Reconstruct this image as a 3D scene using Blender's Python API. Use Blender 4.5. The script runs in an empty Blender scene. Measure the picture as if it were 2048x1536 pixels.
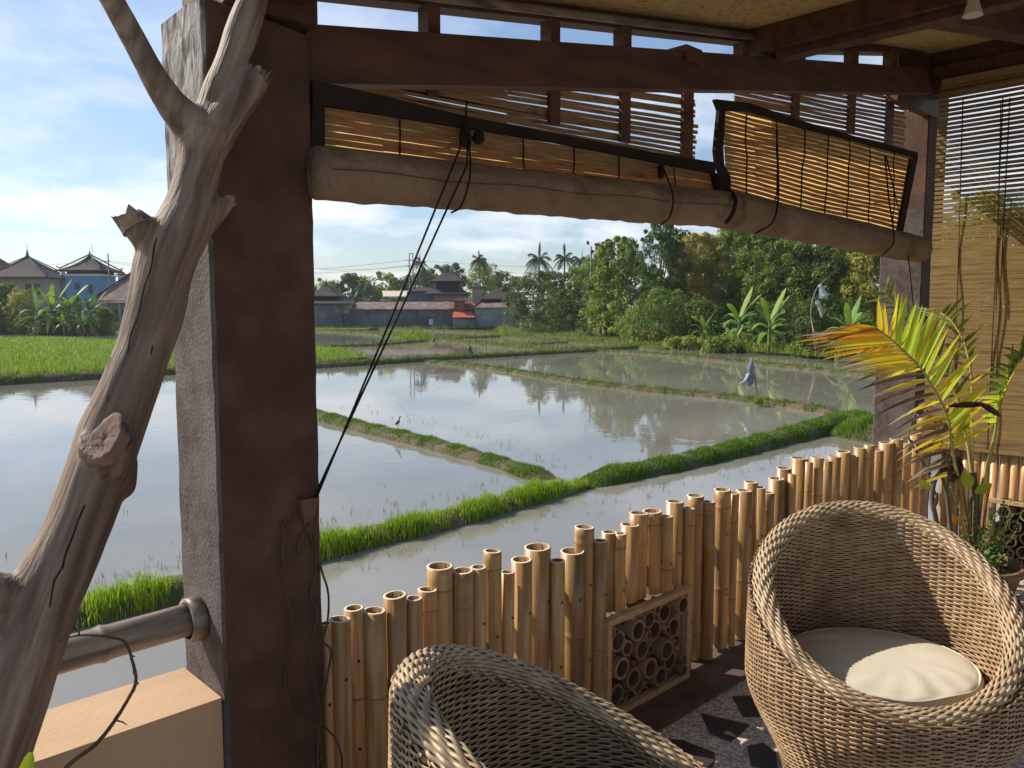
import bpy, math, random
import numpy as np
from mathutils import Vector, Matrix
random.seed(7)
RNG = np.random.default_rng(11)
scene = bpy.context.scene
COL = scene.collection

# ------------------------------------------------------------------ frame of reference
# world X runs along the open side of the terrace, Y points out over the fields, Z up, floor at 0
FPX, HOR, VPX = 1600.0, 618.0, 2700.0
PITCH = math.atan((768 - HOR) / FPX)
_r = np.array([(VPX - 1024) / FPX, math.cos(PITCH) + (768 - HOR) / FPX * math.sin(PITCH)])
_r /= np.linalg.norm(_r)
Rv = np.array([_r[0], -_r[1], 0.0]); Fv = np.array([_r[1], _r[0], 0.0])
EYE = np.array([0, 0, 1.6])
CF = Fv * math.cos(PITCH) + np.array([0, 0, -math.sin(PITCH)])
CU = Fv * math.sin(PITCH) + np.array([0, 0, math.cos(PITCH)])
CAMROT = math.atan2(Rv[1], Rv[0])
ZW, ZL = -1.3, -1.08            # water level, dry land level

def ray(px, py):
    return CF + Rv * ((px - 1024) / FPX) + CU * ((768 - py) / FPX)
def dep(px, py, d):
    return EYE + ray(px, py) * d
def onY(px, py, Y):
    r = ray(px, py); return EYE + r * (Y / r[1])
def onX(px, py, X):
    r = ray(px, py); return EYE + r * (X / r[0])
def onZ(px, py, z=ZW):
    r = ray(px, py); return EYE + r * ((z - 1.6) / r[2])
def depth_of(p):
    return float((np.asarray(p) - EYE) @ CF)

# ------------------------------------------------------------------ mesh helpers
class MB:
    def __init__(s):
        s.v, s.f, s.m = [], [], []
    def face(s, pts, m=0):
        n = len(s.v); s.v += [tuple(map(float, p)) for p in pts]; s.f.append(tuple(range(n, n + len(pts)))); s.m.append(m)
    def hexa(s, c, m=0):
        """eight corners: four of the bottom, then four of the top, both counter-clockwise"""
        n = len(s.v); s.v += [tuple(map(float, p)) for p in c]
        for q in ((3, 2, 1, 0), (4, 5, 6, 7), (0, 1, 5, 4), (1, 2, 6, 5), (2, 3, 7, 6), (3, 0, 4, 7)):
            s.f.append(tuple(n + i for i in q)); s.m.append(m)
    def box(s, x0, x1, y0, y1, z0, z1, m=0):
        s.hexa([(x0, y0, z0), (x1, y0, z0), (x1, y1, z0), (x0, y1, z0), (x0, y0, z1), (x1, y0, z1), (x1, y1, z1), (x0, y1, z1)], m)
    def bar(s, a, b, w, h, m=0, up=(0, 0, 1)):
        a, b = np.array(a, float), np.array(b, float)
        d = (b - a) / np.linalg.norm(b - a); sd = np.cross(d, up); sd /= np.linalg.norm(sd); u = np.cross(sd, d)
        sd = sd * w / 2; u = u * h / 2
        s.hexa([a - sd - u, a + sd - u, b + sd - u, b - sd - u, a - sd + u, a + sd + u, b + sd + u, b - sd + u], m)
    def tube(s, pts, rad, n=8, caps=True, m=0, closed=False, wob=0):
        P = np.array(pts, float); k = len(P)
        if np.isscalar(rad): rad = [rad] * k
        T = np.zeros_like(P); T[1:-1] = P[2:] - P[:-2]; T[0] = P[1] - P[0]; T[-1] = P[-1] - P[-2]
        if closed: T[0] = T[-1] = P[1] - P[-1]
        T /= np.linalg.norm(T, axis=1)[:, None] + 1e-12
        u = np.cross(T[0], (0, 0, 1.0))
        if np.linalg.norm(u) < .1: u = np.cross(T[0], (0, 1.0, 0))
        u /= np.linalg.norm(u); base = len(s.v)
        an = np.linspace(0, 2 * math.pi, n, endpoint=False)
        for i in range(k):
            u = u - T[i] * (u @ T[i]); u /= np.linalg.norm(u); w = np.cross(T[i], u)
            for a in an:
                rr = rad[i] * (1 + (random.uniform(-wob, wob) if wob else 0))
                s.v.append(tuple(P[i] + rr * (math.cos(a) * u + math.sin(a) * w)))
        for i in range(k if closed else k - 1):
            j = (i + 1) % k
            for a in range(n):
                b = (a + 1) % n
                s.f.append((base + i * n + a, base + i * n + b, base + j * n + b, base + j * n + a)); s.m.append(m)
        if caps and not closed:
            s.f.append(tuple(base + a for a in range(n))[::-1]); s.m.append(m)
            s.f.append(tuple(base + (k - 1) * n + a for a in range(n))); s.m.append(m)
    def lathe(s, prof, n=16, o=(0, 0, 0), m=0, ms=None, sx=1, sy=1):
        base = len(s.v)
        for (r, z) in prof:
            for a in range(n):
                t = 2 * math.pi * a / n
                s.v.append((o[0] + r * math.cos(t) * sx, o[1] + r * math.sin(t) * sy, o[2] + z))
        for i in range(len(prof) - 1):
            for a in range(n):
                b = (a + 1) % n
                s.f.append((base + i * n + a, base + i * n + b, base + (i + 1) * n + b, base + (i + 1) * n + a)); s.m.append(ms[i] if ms else m)
    def grid(s, fn, nu, nv, m=0):
        base = len(s.v)
        for i in range(nu + 1):
            for j in range(nv + 1):
                s.v.append(tuple(map(float, fn(i / nu, j / nv))))
        for i in range(nu):
            for j in range(nv):
                a = base + i * (nv + 1) + j
                s.f.append((a, a + nv + 1, a + nv + 2, a + 1)); s.m.append(m)

def finish(name, me, mats, parent=None, smooth=False, origin=None, world=True):
    for mm in (mats if isinstance(mats, (list, tuple)) else [mats]): me.materials.append(mm)
    o = bpy.data.objects.new(name, me); COL.objects.link(o)
    if parent is not None:
        o.parent = parent
    if smooth: me.polygons.foreach_set('use_smooth', [True] * len(me.polygons))
    return o
def build(name, mb, mats, parent=None, smooth=False, local=False, base=True):
    """one mesh object; world coordinates unless local"""
    V = np.array(mb.v, float)
    loc = np.zeros(3)
    if parent is not None and not local:
        q = parent
        while q is not None: V = V - np.array(q.location); q = q.parent
    if parent is None and base:
        loc = np.array([(V[:, 0].min() + V[:, 0].max()) / 2, (V[:, 1].min() + V[:, 1].max()) / 2, V[:, 2].min()]); V = V - loc
    me = bpy.data.meshes.new(name); me.from_pydata(V.tolist(), [], mb.f)
    o = finish(name, me, mats, parent, smooth)
    if len(o.data.materials) > 1: me.polygons.foreach_set('material_index', mb.m)
    me.update(); o.location = loc
    return o
def trimesh(name, V, F, mats, parent=None, col=None, smooth=False, base=True, local=False):
    """numpy arrays straight into a mesh (F is n x 3 or n x 4)"""
    V = np.asarray(V, np.float32); F = np.asarray(F, np.int32); k = F.shape[1]
    loc = np.zeros(3)
    if parent is not None and not local: V = V - np.array(parent.location, np.float32)
    if parent is None and base:
        loc = np.array([V[:, 0].mean(), V[:, 1].mean(), V[:, 2].min()]); V = V - loc
    me = bpy.data.meshes.new(name)
    me.vertices.add(len(V)); me.vertices.foreach_set('co', np.asarray(V, np.float32).ravel())
    me.loops.add(F.size); me.loops.foreach_set('vertex_index', F.ravel())
    me.polygons.add(len(F)); me.polygons.foreach_set('loop_start', np.arange(0, F.size, k, dtype=np.int32))
    me.polygons.foreach_set('loop_total', np.full(len(F), k, np.int32))
    me.update(calc_edges=True)
    if col is not None:
        ca = me.color_attributes.new('Col', 'FLOAT_COLOR', 'POINT')
        c4 = np.ones((len(V), 4), np.float32); c4[:, :3] = col; ca.data.foreach_set('color', c4.ravel())
    o = finish(name, me, mats, parent, smooth); o.location = loc
    return o
def tag(o, label=None, cat=None, group=None, kind=None):
    if label: o['label'] = label
    if cat: o['category'] = cat
    if group: o['group'] = group
    if kind: o['kind'] = kind
    return o
def thing(name, label, cat, loc=(0, 0, 0), rz=0, group=None):
    o = bpy.data.objects.new(name, None); COL.objects.link(o); o.empty_display_size = .1
    o.location = tuple(map(float, loc)); o.rotation_euler = (0, 0, rz)
    return tag(o, label, cat, group, 'thing')
def copy_tree(o, parent=None):
    c = o.copy(); COL.objects.link(c)
    if parent is not None: c.parent = parent
    for ch in list(o.children): copy_tree(ch, c)
    return c

# ------------------------------------------------------------------ materials
def M(name, c1, c2=None, rough=.7, scale=6, stretch=(1, 1, 1), bump=0, bscale=None, spec=.3, transl=0, rnd=0, attr=False,
      lo=.35, hi=.65, detail=4, bdist=.004, c3=None, s3=1.5, lo3=.5, hi3=.7, vor=0, distort=0, tcol=None):
    m = bpy.data.materials.new(name); m.use_nodes = True
    nt = m.node_tree; N = nt.nodes; L = nt.links; N.clear()
    out = N.new('ShaderNodeOutputMaterial'); p = N.new('ShaderNodeBsdfPrincipled')
    p.inputs['Roughness'].default_value = rough; p.inputs['Specular IOR Level'].default_value = spec
    tc = N.new('ShaderNodeTexCoord'); mp = N.new('ShaderNodeMapping'); mp.inputs['Scale'].default_value = stretch
    L.new(tc.outputs['Object'], mp.inputs[0]); vec = mp.outputs[0]
    def noise(s, d=detail, dist=distort):
        n = N.new('ShaderNodeTexNoise'); n.inputs['Scale'].default_value = s; n.inputs['Detail'].default_value = d; n.inputs['Distortion'].default_value = dist
        L.new(vec, n.inputs['Vector']); return n
    def rgb(c):
        return (c[0], c[1], c[2], 1)
    if attr:
        a = N.new('ShaderNodeAttribute'); a.attribute_name = 'Col'; colour = a.outputs['Color']
        if c2 is not None:
            mx = N.new('ShaderNodeMix'); mx.data_type = 'RGBA'; mx.blend_type = 'MULTIPLY'
            r = N.new('ShaderNodeValToRGB'); r.color_ramp.elements[0].position = lo; r.color_ramp.elements[1].position = hi
            r.color_ramp.elements[0].color = rgb(c1); r.color_ramp.elements[1].color = rgb(c2)
            L.new(noise(scale).outputs['Fac'], r.inputs[0]); mx.inputs['Factor'].default_value = 1
            L.new(colour, mx.inputs['A']); L.new(r.outputs[0], mx.inputs['B']); colour = mx.outputs['Result']
    else:
        r = N.new('ShaderNodeValToRGB'); r.color_ramp.elements[0].position = lo; r.color_ramp.elements[1].position = hi
        r.color_ramp.elements[0].color = rgb(c1); r.color_ramp.elements[1].color = rgb(c2 or c1)
        L.new(noise(scale).outputs['Fac'], r.inputs[0]); colour = r.outputs[0]
    if c3 is not None:
        r3 = N.new('ShaderNodeValToRGB'); r3.color_ramp.elements[0].position = lo3; r3.color_ramp.elements[1].position = hi3
        mx = N.new('ShaderNodeMix'); mx.data_type = 'RGBA'
        L.new(noise(s3, 5).outputs['Fac'], r3.inputs[0]); L.new(r3.outputs[0], mx.inputs['Factor'])
        L.new(colour, mx.inputs['A']); mx.inputs['B'].default_value = rgb(c3); colour = mx.outputs['Result']
    if rnd:
        oi = N.new('ShaderNodeObjectInfo'); hs = N.new('ShaderNodeHueSaturation'); mr = N.new('ShaderNodeMapRange')
        mr.inputs['To Min'].default_value = 1 - rnd; mr.inputs['To Max'].default_value = 1 + rnd
        L.new(oi.outputs['Random'], mr.inputs['Value']); L.new(mr.outputs[0], hs.inputs['Value']); L.new(colour, hs.inputs['Color']); colour = hs.outputs[0]
    L.new(colour, p.inputs['Base Color'])
    if bump:
        b = N.new('ShaderNodeBump'); b.inputs['Strength'].default_value = min(1, bump); b.inputs['Distance'].default_value = bdist
        L.new(noise(bscale or scale * 4, 6).outputs['Fac'], b.inputs['Height']); L.new(b.outputs[0], p.inputs['Normal'])
    surf = p.outputs[0]
    if transl:
        t = N.new('ShaderNodeBsdfTranslucent'); ms = N.new('ShaderNodeMixShader'); ms.inputs[0].default_value = transl
        if tcol:
            g = N.new('ShaderNodeMix'); g.data_type = 'RGBA'; g.blend_type = 'MULTIPLY'; g.inputs['Factor'].default_value = 1
            L.new(colour, g.inputs['A']); g.inputs['B'].default_value = rgb(tcol); L.new(g.outputs['Result'], t.inputs['Color'])
        else: L.new(colour, t.inputs['Color'])
        L.new(surf, ms.inputs[1]); L.new(t.outputs[0], ms.inputs[2]); surf = ms.outputs[0]
    L.new(surf, out.inputs[0])
    return m

m_paint = M('brown_concrete', (.084, .042, .027), (.134, .070, .046), .8, 9, bump=1, bscale=110, c3=(.072, .034, .026), s3=4, lo3=.42, hi3=.78, detail=9, bdist=.006)
m_litside = M('brown_concrete_lit_side', (.070, .047, .041), (.118, .090, .082), .9, 30, (1, 1, .8), bump=.6, bscale=130, detail=8, c3=(.16, .135, .127), s3=5, lo3=.42, hi3=.72, bdist=.008)  # open left side of both pillars: daylight put into a greyer, lighter colour
m_palehead = M('pale_grey_concrete', (.22, .195, .185), (.36, .335, .325), .85, 14, (1, 1, .5), bump=1, bscale=60, c3=(.09, .07, .062), s3=22, lo3=.48, hi3=.58, bdist=.008)  # much paler grey for the top and upper side and back faces
m_beam = M('dark_wood', (.075, .031, .021), (.130, .058, .038), .6, 3, (1, 6, 6), bump=.2, bscale=30, spec=.35)
m_mat = M('woven_palm_mat', (.46, .31, .13), (.62, .45, .20), .8, 9, (3, 12, 1), bump=1, c3=(.20, .115, .04), s3=8, lo3=.57, hi3=.66)
m_bamboo = M('bamboo_skin', (.36, .185, .065), (.53, .32, .13), .34, 6, (9, 9, .6), bump=.3, bscale=20, spec=.5, rnd=.26, c3=(.20, .11, .05), s3=1.3, lo3=.54, hi3=.74, detail=8)
m_bcut = M('bamboo_cut', (.66, .54, .40), (.78, .68, .54), .8, 40)
m_bin = M('bamboo_inside', (.26, .15, .07), (.34, .21, .11), .9, 12)
m_node = M('bamboo_node', (.25, .14, .055), (.36, .21, .09), .6, 8)
m_nail = M('nail_hole', (.03, .015, .01), None, .6)
m_bgrey = M('old_bamboo', (.18, .135, .095), (.32, .255, .19), .45, 4, (1, 8, 8), spec=.4, detail=7, c3=(.075, .052, .042), s3=3, lo3=.5, hi3=.66)
m_lath = M('planed_wood', (.40, .27, .14), (.52, .37, .21), .6, 4, (8, 8, 8), bump=.1)
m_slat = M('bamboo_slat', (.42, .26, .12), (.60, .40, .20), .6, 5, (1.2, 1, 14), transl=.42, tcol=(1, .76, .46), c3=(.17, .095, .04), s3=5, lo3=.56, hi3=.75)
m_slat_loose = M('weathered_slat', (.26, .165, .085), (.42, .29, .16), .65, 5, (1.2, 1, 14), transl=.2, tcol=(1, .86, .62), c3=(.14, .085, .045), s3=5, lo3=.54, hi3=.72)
m_backing = M('thin_canvas_backing', (.84, .74, .56), (.88, .80, .62), .8, 4, transl=.8, tcol=(1, .92, .74))
m_slat2 = M('fine_bamboo_slat', (.26, .165, .062), (.40, .265, .105), .6, 6, (1, 1.2, 20), transl=.3, tcol=(1, .80, .46), c3=(.15, .085, .035), s3=1.6, lo3=.55, hi3=.75)
m_fold = M('dark_binding', (.022, .014, .011), (.035, .022, .017), .9, 8)
m_canvas = M('canvas', (.215, .14, .088), (.285, .192, .125), .85, 5, bump=1, bscale=9, c3=(.15, .095, .06), s3=4, bdist=.05, detail=6)
m_cord = M('black_cord', (.012, .010, .009), None, .8)
m_cordb = M('brown_cord', (.09, .05, .025), None, .8)
m_wicker = M('wicker', (.34, .21, .11), (.50, .345, .20), .45, 25, spec=.4, c3=(.20, .12, .065), s3=6, lo3=.5, hi3=.75)
m_wrim = M('wicker_rim', (.38, .265, .15), (.54, .41, .26), .4, 22, spec=.45, c3=(.23, .155, .09), s3=8, lo3=.5, hi3=.75)
m_wcore = M('wicker_core', (.080, .048, .027), (.12, .074, .042), .8, 10)
m_cushion = M('cream_cloth', (.58, .53, .42), (.64, .59, .48), .75, 3, bump=.5, bscale=12, bdist=.006)
m_drift = M('driftwood', (.14, .088, .060), (.33, .24, .172), .62, 7, (7, 7, .4), bump=.6, bscale=15, c3=(.075, .042, .03), s3=2.2, lo3=.47, hi3=.70, distort=.2, bdist=.010, lo=.36, hi=.66, detail=7)
m_cut = M('cut_wood', (.22, .13, .08), (.34, .23, .15), .8, 18, c3=(.06, .035, .025), s3=12, lo3=.56, hi3=.66, bump=.6)
m_knot = M('weathered_cut', (.15, .09, .06), (.24, .155, .105), .8, 14, c3=(.035, .02, .015), s3=15, lo3=.52, hi3=.62, bump=1, bscale=40)
m_crack = M('wood_crack', (.016, .010, .008), None, .9)
m_render = M('peach_plaster', (.52, .35, .21), (.57, .395, .245), .8, 5, (1, 2.5, 1), bump=.8, bscale=60, detail=7, c3=(.40, .255, .145), s3=2.5, lo3=.5, hi3=.75, bdist=.002)
m_terr = M('terrazzo', (.36, .30, .25), (.72, .66, .58), .55, 95, lo=.46, hi=.58, c3=(.42, .36, .30), s3=2, detail=2)
m_inlay = M('dark_slate', (.030, .024, .024), (.055, .045, .043), .5, 9)
m_kerb = M('brown_cement', (.10, .065, .05), (.15, .10, .08), .8, 9, bump=.3)
m_soil = M('mud', (.085, .058, .036), (.16, .115, .075), .9, 5, bump=1, bscale=14, c3=(.06, .075, .018), s3=2.5, lo3=.45, hi3=.6)
m_land = M('land_grass', (.11, .17, .025), (.20, .26, .05), .9, .8, bump=.5, c3=(.14, .13, .05), s3=.3, lo3=.58, hi3=.75)
m_blade = M('grass_blade', (1, 1, 1), None, .5, transl=.45, attr=True, spec=.25)
m_leaf = M('leaf', (.8, .8, .8), (1.2, 1.2, 1.2), .52, .5, transl=.35, attr=True, spec=.25)
m_frond = M('palm_leaflet', (1, 1, 1), None, .42, transl=.55, attr=True, spec=.35)
m_bark = M('bark', (.10, .075, .055), (.17, .135, .10), .9, 4, (4, 4, .8), bump=.5)
m_stem = M('banana_stem', (.13, .13, .05), (.24, .20, .10), .6, 3, (4, 4, .6))
m_stalk = M('green_stalk', (.34, .26, .07), (.42, .36, .10), .45, 6)
m_twig = M('dry_twig', (.075, .045, .030), (.12, .075, .05), .8, 20)
m_white = M('white_plastic', (.72, .70, .66), None, .45)
m_whitebag = M('white_bag', (.50, .52, .56), (.42, .44, .48), .6, 8, transl=.25)
m_bluebag = M('grey_blue_bag', (.10, .12, .17), (.22, .24, .29), .6, 8)
m_roofd = M('dark_roof_tile', (.030, .024, .027), (.055, .044, .045), .8, 2, (1, 1, 6), bump=.5, c3=(.08, .055, .048), s3=.9)
m_roofr = M('red_roof_tile', (.30, .10, .055), (.22, .085, .05), .8, 3, bump=.4, c3=(.10, .06, .045), s3=1.2, lo3=.45, hi3=.6)
m_roofw = M('worn_red_tile', (.20, .11, .085), (.13, .085, .075), .8, 2.5, bump=.4, c3=(.23, .20, .18), s3=1.0, lo3=.5, hi3=.62)
m_wallg = M('grey_wall', (.12, .135, .155), (.19, .205, .225), .9, .8, c3=(.085, .09, .10), s3=.35, lo3=.45, hi3=.65)
m_wallgg = M('pale_grey_wall', (.21, .25, .255), (.27, .31, .315), .9, .7, c3=(.15, .18, .18), s3=.3)
m_walltan = M('tan_wall', (.32, .27, .22), (.38, .33, .27), .9, 1)
m_wallblue = M('blue_wall', (.10, .24, .42), (.13, .28, .48), .8, 1)
m_wallwhite = M('white_wall', (.60, .64, .66), None, .8)
m_cream = M('cream_roof', (.55, .48, .36), (.62, .55, .42), .7, 1)
m_awning = M('red_awning', (.52, .12, .07), (.44, .10, .06), .7, 2)
m_glass = M('dark_window', (.05, .045, .045), (.09, .08, .075), .3, 3)
m_pole = M('grey_pole', (.20, .20, .21), None, .7)
m_pot = M('clay_pot', (.17, .085, .05), (.22, .12, .075), .8, 6)
m_lamp = M('lamp_shade', (.62, .57, .46), None, .5)

def water_mat():
    m = bpy.data.materials.new('paddy_water'); m.use_nodes = True; nt = m.node_tree; N = nt.nodes; L = nt.links
    p = N['Principled BSDF']; p.inputs['Roughness'].default_value = .025; p.inputs['IOR'].default_value = 1.40
    p.inputs['Specular IOR Level'].default_value = .5
    tc = N.new('ShaderNodeTexCoord')
    n = N.new('ShaderNodeTexNoise'); n.inputs['Scale'].default_value = .25; n.inputs['Detail'].default_value = 6; L.new(tc.outputs['Object'], n.inputs['Vector'])
    r = N.new('ShaderNodeValToRGB'); r.color_ramp.elements[0].position = .35; r.color_ramp.elements[1].position = .7
    r.color_ramp.elements[0].color = (.205, .190, .155, 1); r.color_ramp.elements[1].color = (.26, .248, .215, 1)
    L.new(n.outputs['Fac'], r.inputs[0])
    # floating specks and scum
    n2 = N.new('ShaderNodeTexNoise'); n2.inputs['Scale'].default_value = 3.2; n2.inputs['Detail'].default_value = 8; n2.inputs['Roughness'].default_value = .75; L.new(tc.outputs['Object'], n2.inputs['Vector'])
    r2 = N.new('ShaderNodeValToRGB'); r2.color_ramp.elements[0].position = .62; r2.color_ramp.elements[1].position = .72; L.new(n2.outputs['Fac'], r2.inputs[0])
    mx = N.new('ShaderNodeMix'); mx.data_type = 'RGBA'; L.new(r2.outputs[0], mx.inputs['Factor']); L.new(r.outputs[0], mx.inputs['A']); mx.inputs['B'].default_value = (.13, .12, .085, 1)
    L.new(mx.outputs['Result'], p.inputs['Base Color'])
    b = N.new('ShaderNodeBump'); pm = N.new('ShaderNodeTexNoise'); pm.inputs['Scale'].default_value = .35; L.new(tc.outputs['Object'], pm.inputs['Vector']); pr = N.new('ShaderNodeMapRange'); pr.inputs['From Min'].default_value = .50; pr.inputs['From Max'].default_value = .66; pr.inputs['To Min'].default_value = .025; pr.inputs['To Max'].default_value = .10; L.new(pm.outputs['Fac'], pr.inputs['Value']); L.new(pr.outputs[0], b.inputs['Strength']); b.inputs['Distance'].default_value = .05
    n3 = N.new('ShaderNodeTexNoise'); n3.inputs['Scale'].default_value = 2.2; n3.inputs['Detail'].default_value = 3; L.new(tc.outputs['Object'], n3.inputs['Vector'])
    L.new(n3.outputs['Fac'], b.inputs['Height']); L.new(b.outputs[0], p.inputs['Normal'])
    return m
m_water = water_mat()

# ------------------------------------------------------------------ camera, sun, sky
cam = bpy.data.cameras.new('camera'); co = bpy.data.objects.new('camera', cam); COL.objects.link(co)
cam.sensor_width = 36; cam.lens = 36 * FPX / 2048; cam.clip_end = 3000; cam.clip_start = .05
co.matrix_world = Matrix(((Rv[0], CU[0], -CF[0], EYE[0]), (Rv[1], CU[1], -CF[1], EYE[1]), (Rv[2], CU[2], -CF[2], EYE[2]), (0, 0, 0, 1)))
scene.camera = co
SUN_EL, SUN_AZ = math.radians(38.5), math.radians(-26)      # azimuth from +Y towards +X
sdir = Vector((math.sin(SUN_AZ) * math.cos(SUN_EL), math.cos(SUN_AZ) * math.cos(SUN_EL), math.sin(SUN_EL)))
sl = bpy.data.lights.new('sun', 'SUN'); sl.energy = 4.2; sl.angle = math.radians(.5); sl.color = (1, .915, .78)
so = bpy.data.objects.new('sun', sl); COL.objects.link(so); so.rotation_euler = sdir.to_track_quat('Z', 'Y').to_euler()
so.location = (0, 0, 30)

world = bpy.data.worlds.new('World'); scene.world = world; world.use_nodes = True
nt = world.node_tree; N = nt.nodes; L = nt.links; N.clear()
wo = N.new('ShaderNodeOutputWorld'); bg = N.new('ShaderNodeBackground'); bg.inputs['Strength'].default_value = .11
sky = N.new('ShaderNodeTexSky'); sky.sky_type = 'NISHITA'; sky.sun_disc = False; sky.sun_elevation = SUN_EL; sky.sun_rotation = SUN_AZ
sky.air_density = 1.0; sky.dust_density = .6; sky.ozone_density = 1.5
tc = N.new('ShaderNodeTexCoord'); sep = N.new('ShaderNodeSeparateXYZ'); L.new(tc.outputs['Generated'], sep.inputs[0])
def mth(op, a, b=None):
    n = N.new('ShaderNodeMath'); n.operation = op
    for i, v in enumerate((a, b)):
        if v is None: continue
        if isinstance(v, (int, float)): n.inputs[i].default_value = v
        else: L.new(v, n.inputs[i])
    return n.outputs[0]
den = mth('ADD', mth('MAXIMUM', sep.outputs['Z'], 0.0), .16)
cv = N.new('ShaderNodeCombineXYZ'); L.new(mth('DIVIDE', sep.outputs['X'], den), cv.inputs[0]); L.new(mth('DIVIDE', sep.outputs['Y'], den), cv.inputs[1])
mp = N.new('ShaderNodeMapping'); mp.inputs['Location'].default_value = (3.1, 1.4, 0); L.new(cv.outputs[0], mp.inputs[0])
n1 = N.new('ShaderNodeTexNoise'); n1.inputs['Scale'].default_value = 1.15; n1.inputs['Detail'].default_value = 9; n1.inputs['Roughness'].default_value = .62; n1.inputs['Distortion'].default_value = .25
L.new(mp.outputs[0], n1.inputs['Vector'])
cr = N.new('ShaderNodeValToRGB'); cr.color_ramp.elements[0].position = .435; cr.color_ramp.elements[1].position = .66; L.new(n1.outputs['Fac'], cr.inputs[0])
fade = N.new('ShaderNodeMapRange'); fade.inputs['From Min'].default_value = .62; fade.inputs['From Max'].default_value = .12; L.new(sep.outputs['Z'], fade.inputs['Value'])
cm = mth('MULTIPLY', mth('MULTIPLY', cr.outputs[0], fade.outputs[0]), .85)
gr = N.new('ShaderNodeValToRGB'); L.new(sep.outputs['Z'], gr.inputs[0]); gr.color_ramp.elements[0].color = (.72, .76, .86, 1); gr.color_ramp.elements[1].position = .42; gr.color_ramp.elements[1].color = (1, 1, 1, 1)
mg = N.new('ShaderNodeMix'); mg.data_type = 'RGBA'; mg.blend_type = 'MULTIPLY'; mg.inputs['Factor'].default_value = 1; L.new(sky.outputs[0], mg.inputs['A']); L.new(gr.outputs[0], mg.inputs['B'])
mixc = N.new('ShaderNodeMix'); mixc.data_type = 'RGBA'; L.new(cm, mixc.inputs['Factor']); L.new(mg.outputs['Result'], mixc.inputs['A']); mixc.inputs['B'].default_value = (7.4, 7.5, 7.9, 1)
L.new(mixc.outputs['Result'], bg.inputs['Color']); L.new(bg.outputs[0], wo.inputs[0])
scene.view_settings.view_transform = 'Standard'; scene.view_settings.look = 'None'; scene.view_settings.exposure = .5; scene.view_settings.gamma = 1
HAZE = True
scene.cycles.max_bounces = 8; scene.cycles.use_denoising = True; scene.cycles.sample_clamp_indirect = 6

# ================================================================== TERRACE
YF = 1.88                                   # inner face of the bamboo fence
XL0, XR = onY(455, 1500, 1.86)[0], 5.62
# floor slab with speckled terrazzo and dark stone inlays
fl = MB(); fl.box(-3.2, 5.9, -4.5, 2.12, -1.7, 0)
def inlay(pts): fl.face([(p[0], p[1], .004) for p in pts], 1)
for poly in ([(1464, 1394), (1508, 1392), (1520, 1434), (1486, 1435)], [(1401, 1428), (1500, 1451), (1461, 1485), (1419, 1468)],
             [(1336, 1479), (1366, 1482), (1430, 1507), (1426, 1536), (1376, 1545)], [(1494, 1494), (1527, 1487), (1552, 1507), (1555, 1545), (1504, 1545)]):
    inlay([onZ(x, y, 0) for x, y in reversed(poly)])
rr = random.Random(3)
for gx in range(-6, 11):
    for gy in range(-8, 4):
        cx, cy = gx * .5 + rr.uniform(-.1, .1), gy * .5 + rr.uniform(-.1, .1)
        if cy > 1.5 or cx > 5.2 or (1.5 < cx < 3 and cy > .75): continue
        k = rr.choice((4, 5, 5, 6)); a0 = rr.uniform(0, 6)
        inlay([(cx + rr.uniform(.09, .17) * math.cos(a0 + 6.283 * i / k), cy + rr.uniform(.09, .17) * math.sin(a0 + 6.283 * i / k)) for i in range(k)])
tag(build('floor', fl, [m_terr, m_inlay]), kind='structure')
kb = MB(); kb.box(1.1, XR, YF - .17, 2.1, .004, .022); kb.box(XR - .12, XR + .2, -2.0, YF - .17, .004, .022)
tag(build('kerb', kb, m_kerb), kind='structure')

# pavilion: pillars, sloping beams, posts, mat ceiling
pav = thing('terrace_pavilion', 'dark timber and concrete terrace pavilion with sloping beams and a woven mat ceiling', 'pavilion', (XL0, 2, 0))
def pillar(x0, x1, y0, y1, z0, z1, mats, topcut=0, seed=0):
    """rough cast square post: the long faces are subdivided and pushed about a little"""
    r = np.random.default_rng(seed); mb = MB(); nz = 60; ch = .008
    ring = [(x0 + ch, y0), (x1 - ch, y0), (x1, y0 + ch), (x1, y1 - ch), (x1 - ch, y1), (x0 + ch, y1), (x0, y1 - ch), (x0, y0 + ch)]
    for i in range(nz + 1):
        z = z0 + (z1 - z0) * i / nz
        for (x, y) in ring:
            j = r.normal(size=3) * (.0007, .0007, .0); 
            zz = z + (r.normal() * .012 if i == nz else 0)
            mb.v.append((x + j[0], y + j[1], zz))
    for i in range(nz):
        for a in range(8):
            b = (a + 1) % 8
            mb.f.append((i * 8 + a, i * 8 + b, (i + 1) * 8 + b, (i + 1) * 8 + a))
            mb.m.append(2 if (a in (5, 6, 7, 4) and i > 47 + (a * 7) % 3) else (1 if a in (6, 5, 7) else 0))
    mb.f.append(tuple(nz * 8 + a for a in range(8))); mb.m.append(2)
    return mb
xa = onY(456, 1536, 1.86)[0]; xb = onY(652, 1480, 1.86)[0]
zt = onY(413, 6, 1.86)[2]
pl_ = build('pillar', pillar(xa, xb, 1.86, 2.11, -.3, zt, None, seed=1), [m_paint, m_litside, m_palehead], pav); tag(pl_, 'brown pillar with a pale grey head')
xc = onY(1840, 640, 1.98)[0]
build('pillar', pillar(xc, xc + .34, 1.98, 2.26, -.3, 2.9, None, seed=2), [m_paint, m_litside, m_paint], pav)
def slab_on(Y, th, pts):
    """beam drawn on the plane Y (four corners: left bottom, right bottom, right top, left top) with thickness th outward"""
    q = [onY(x, y, Y) for x, y in pts]; a = np.array([0, th, 0])
    mb = MB(); mb.hexa([q[0], q[1], q[1] + a, q[0] + a, q[3], q[2], q[2] + a, q[3] + a]); return mb
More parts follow.
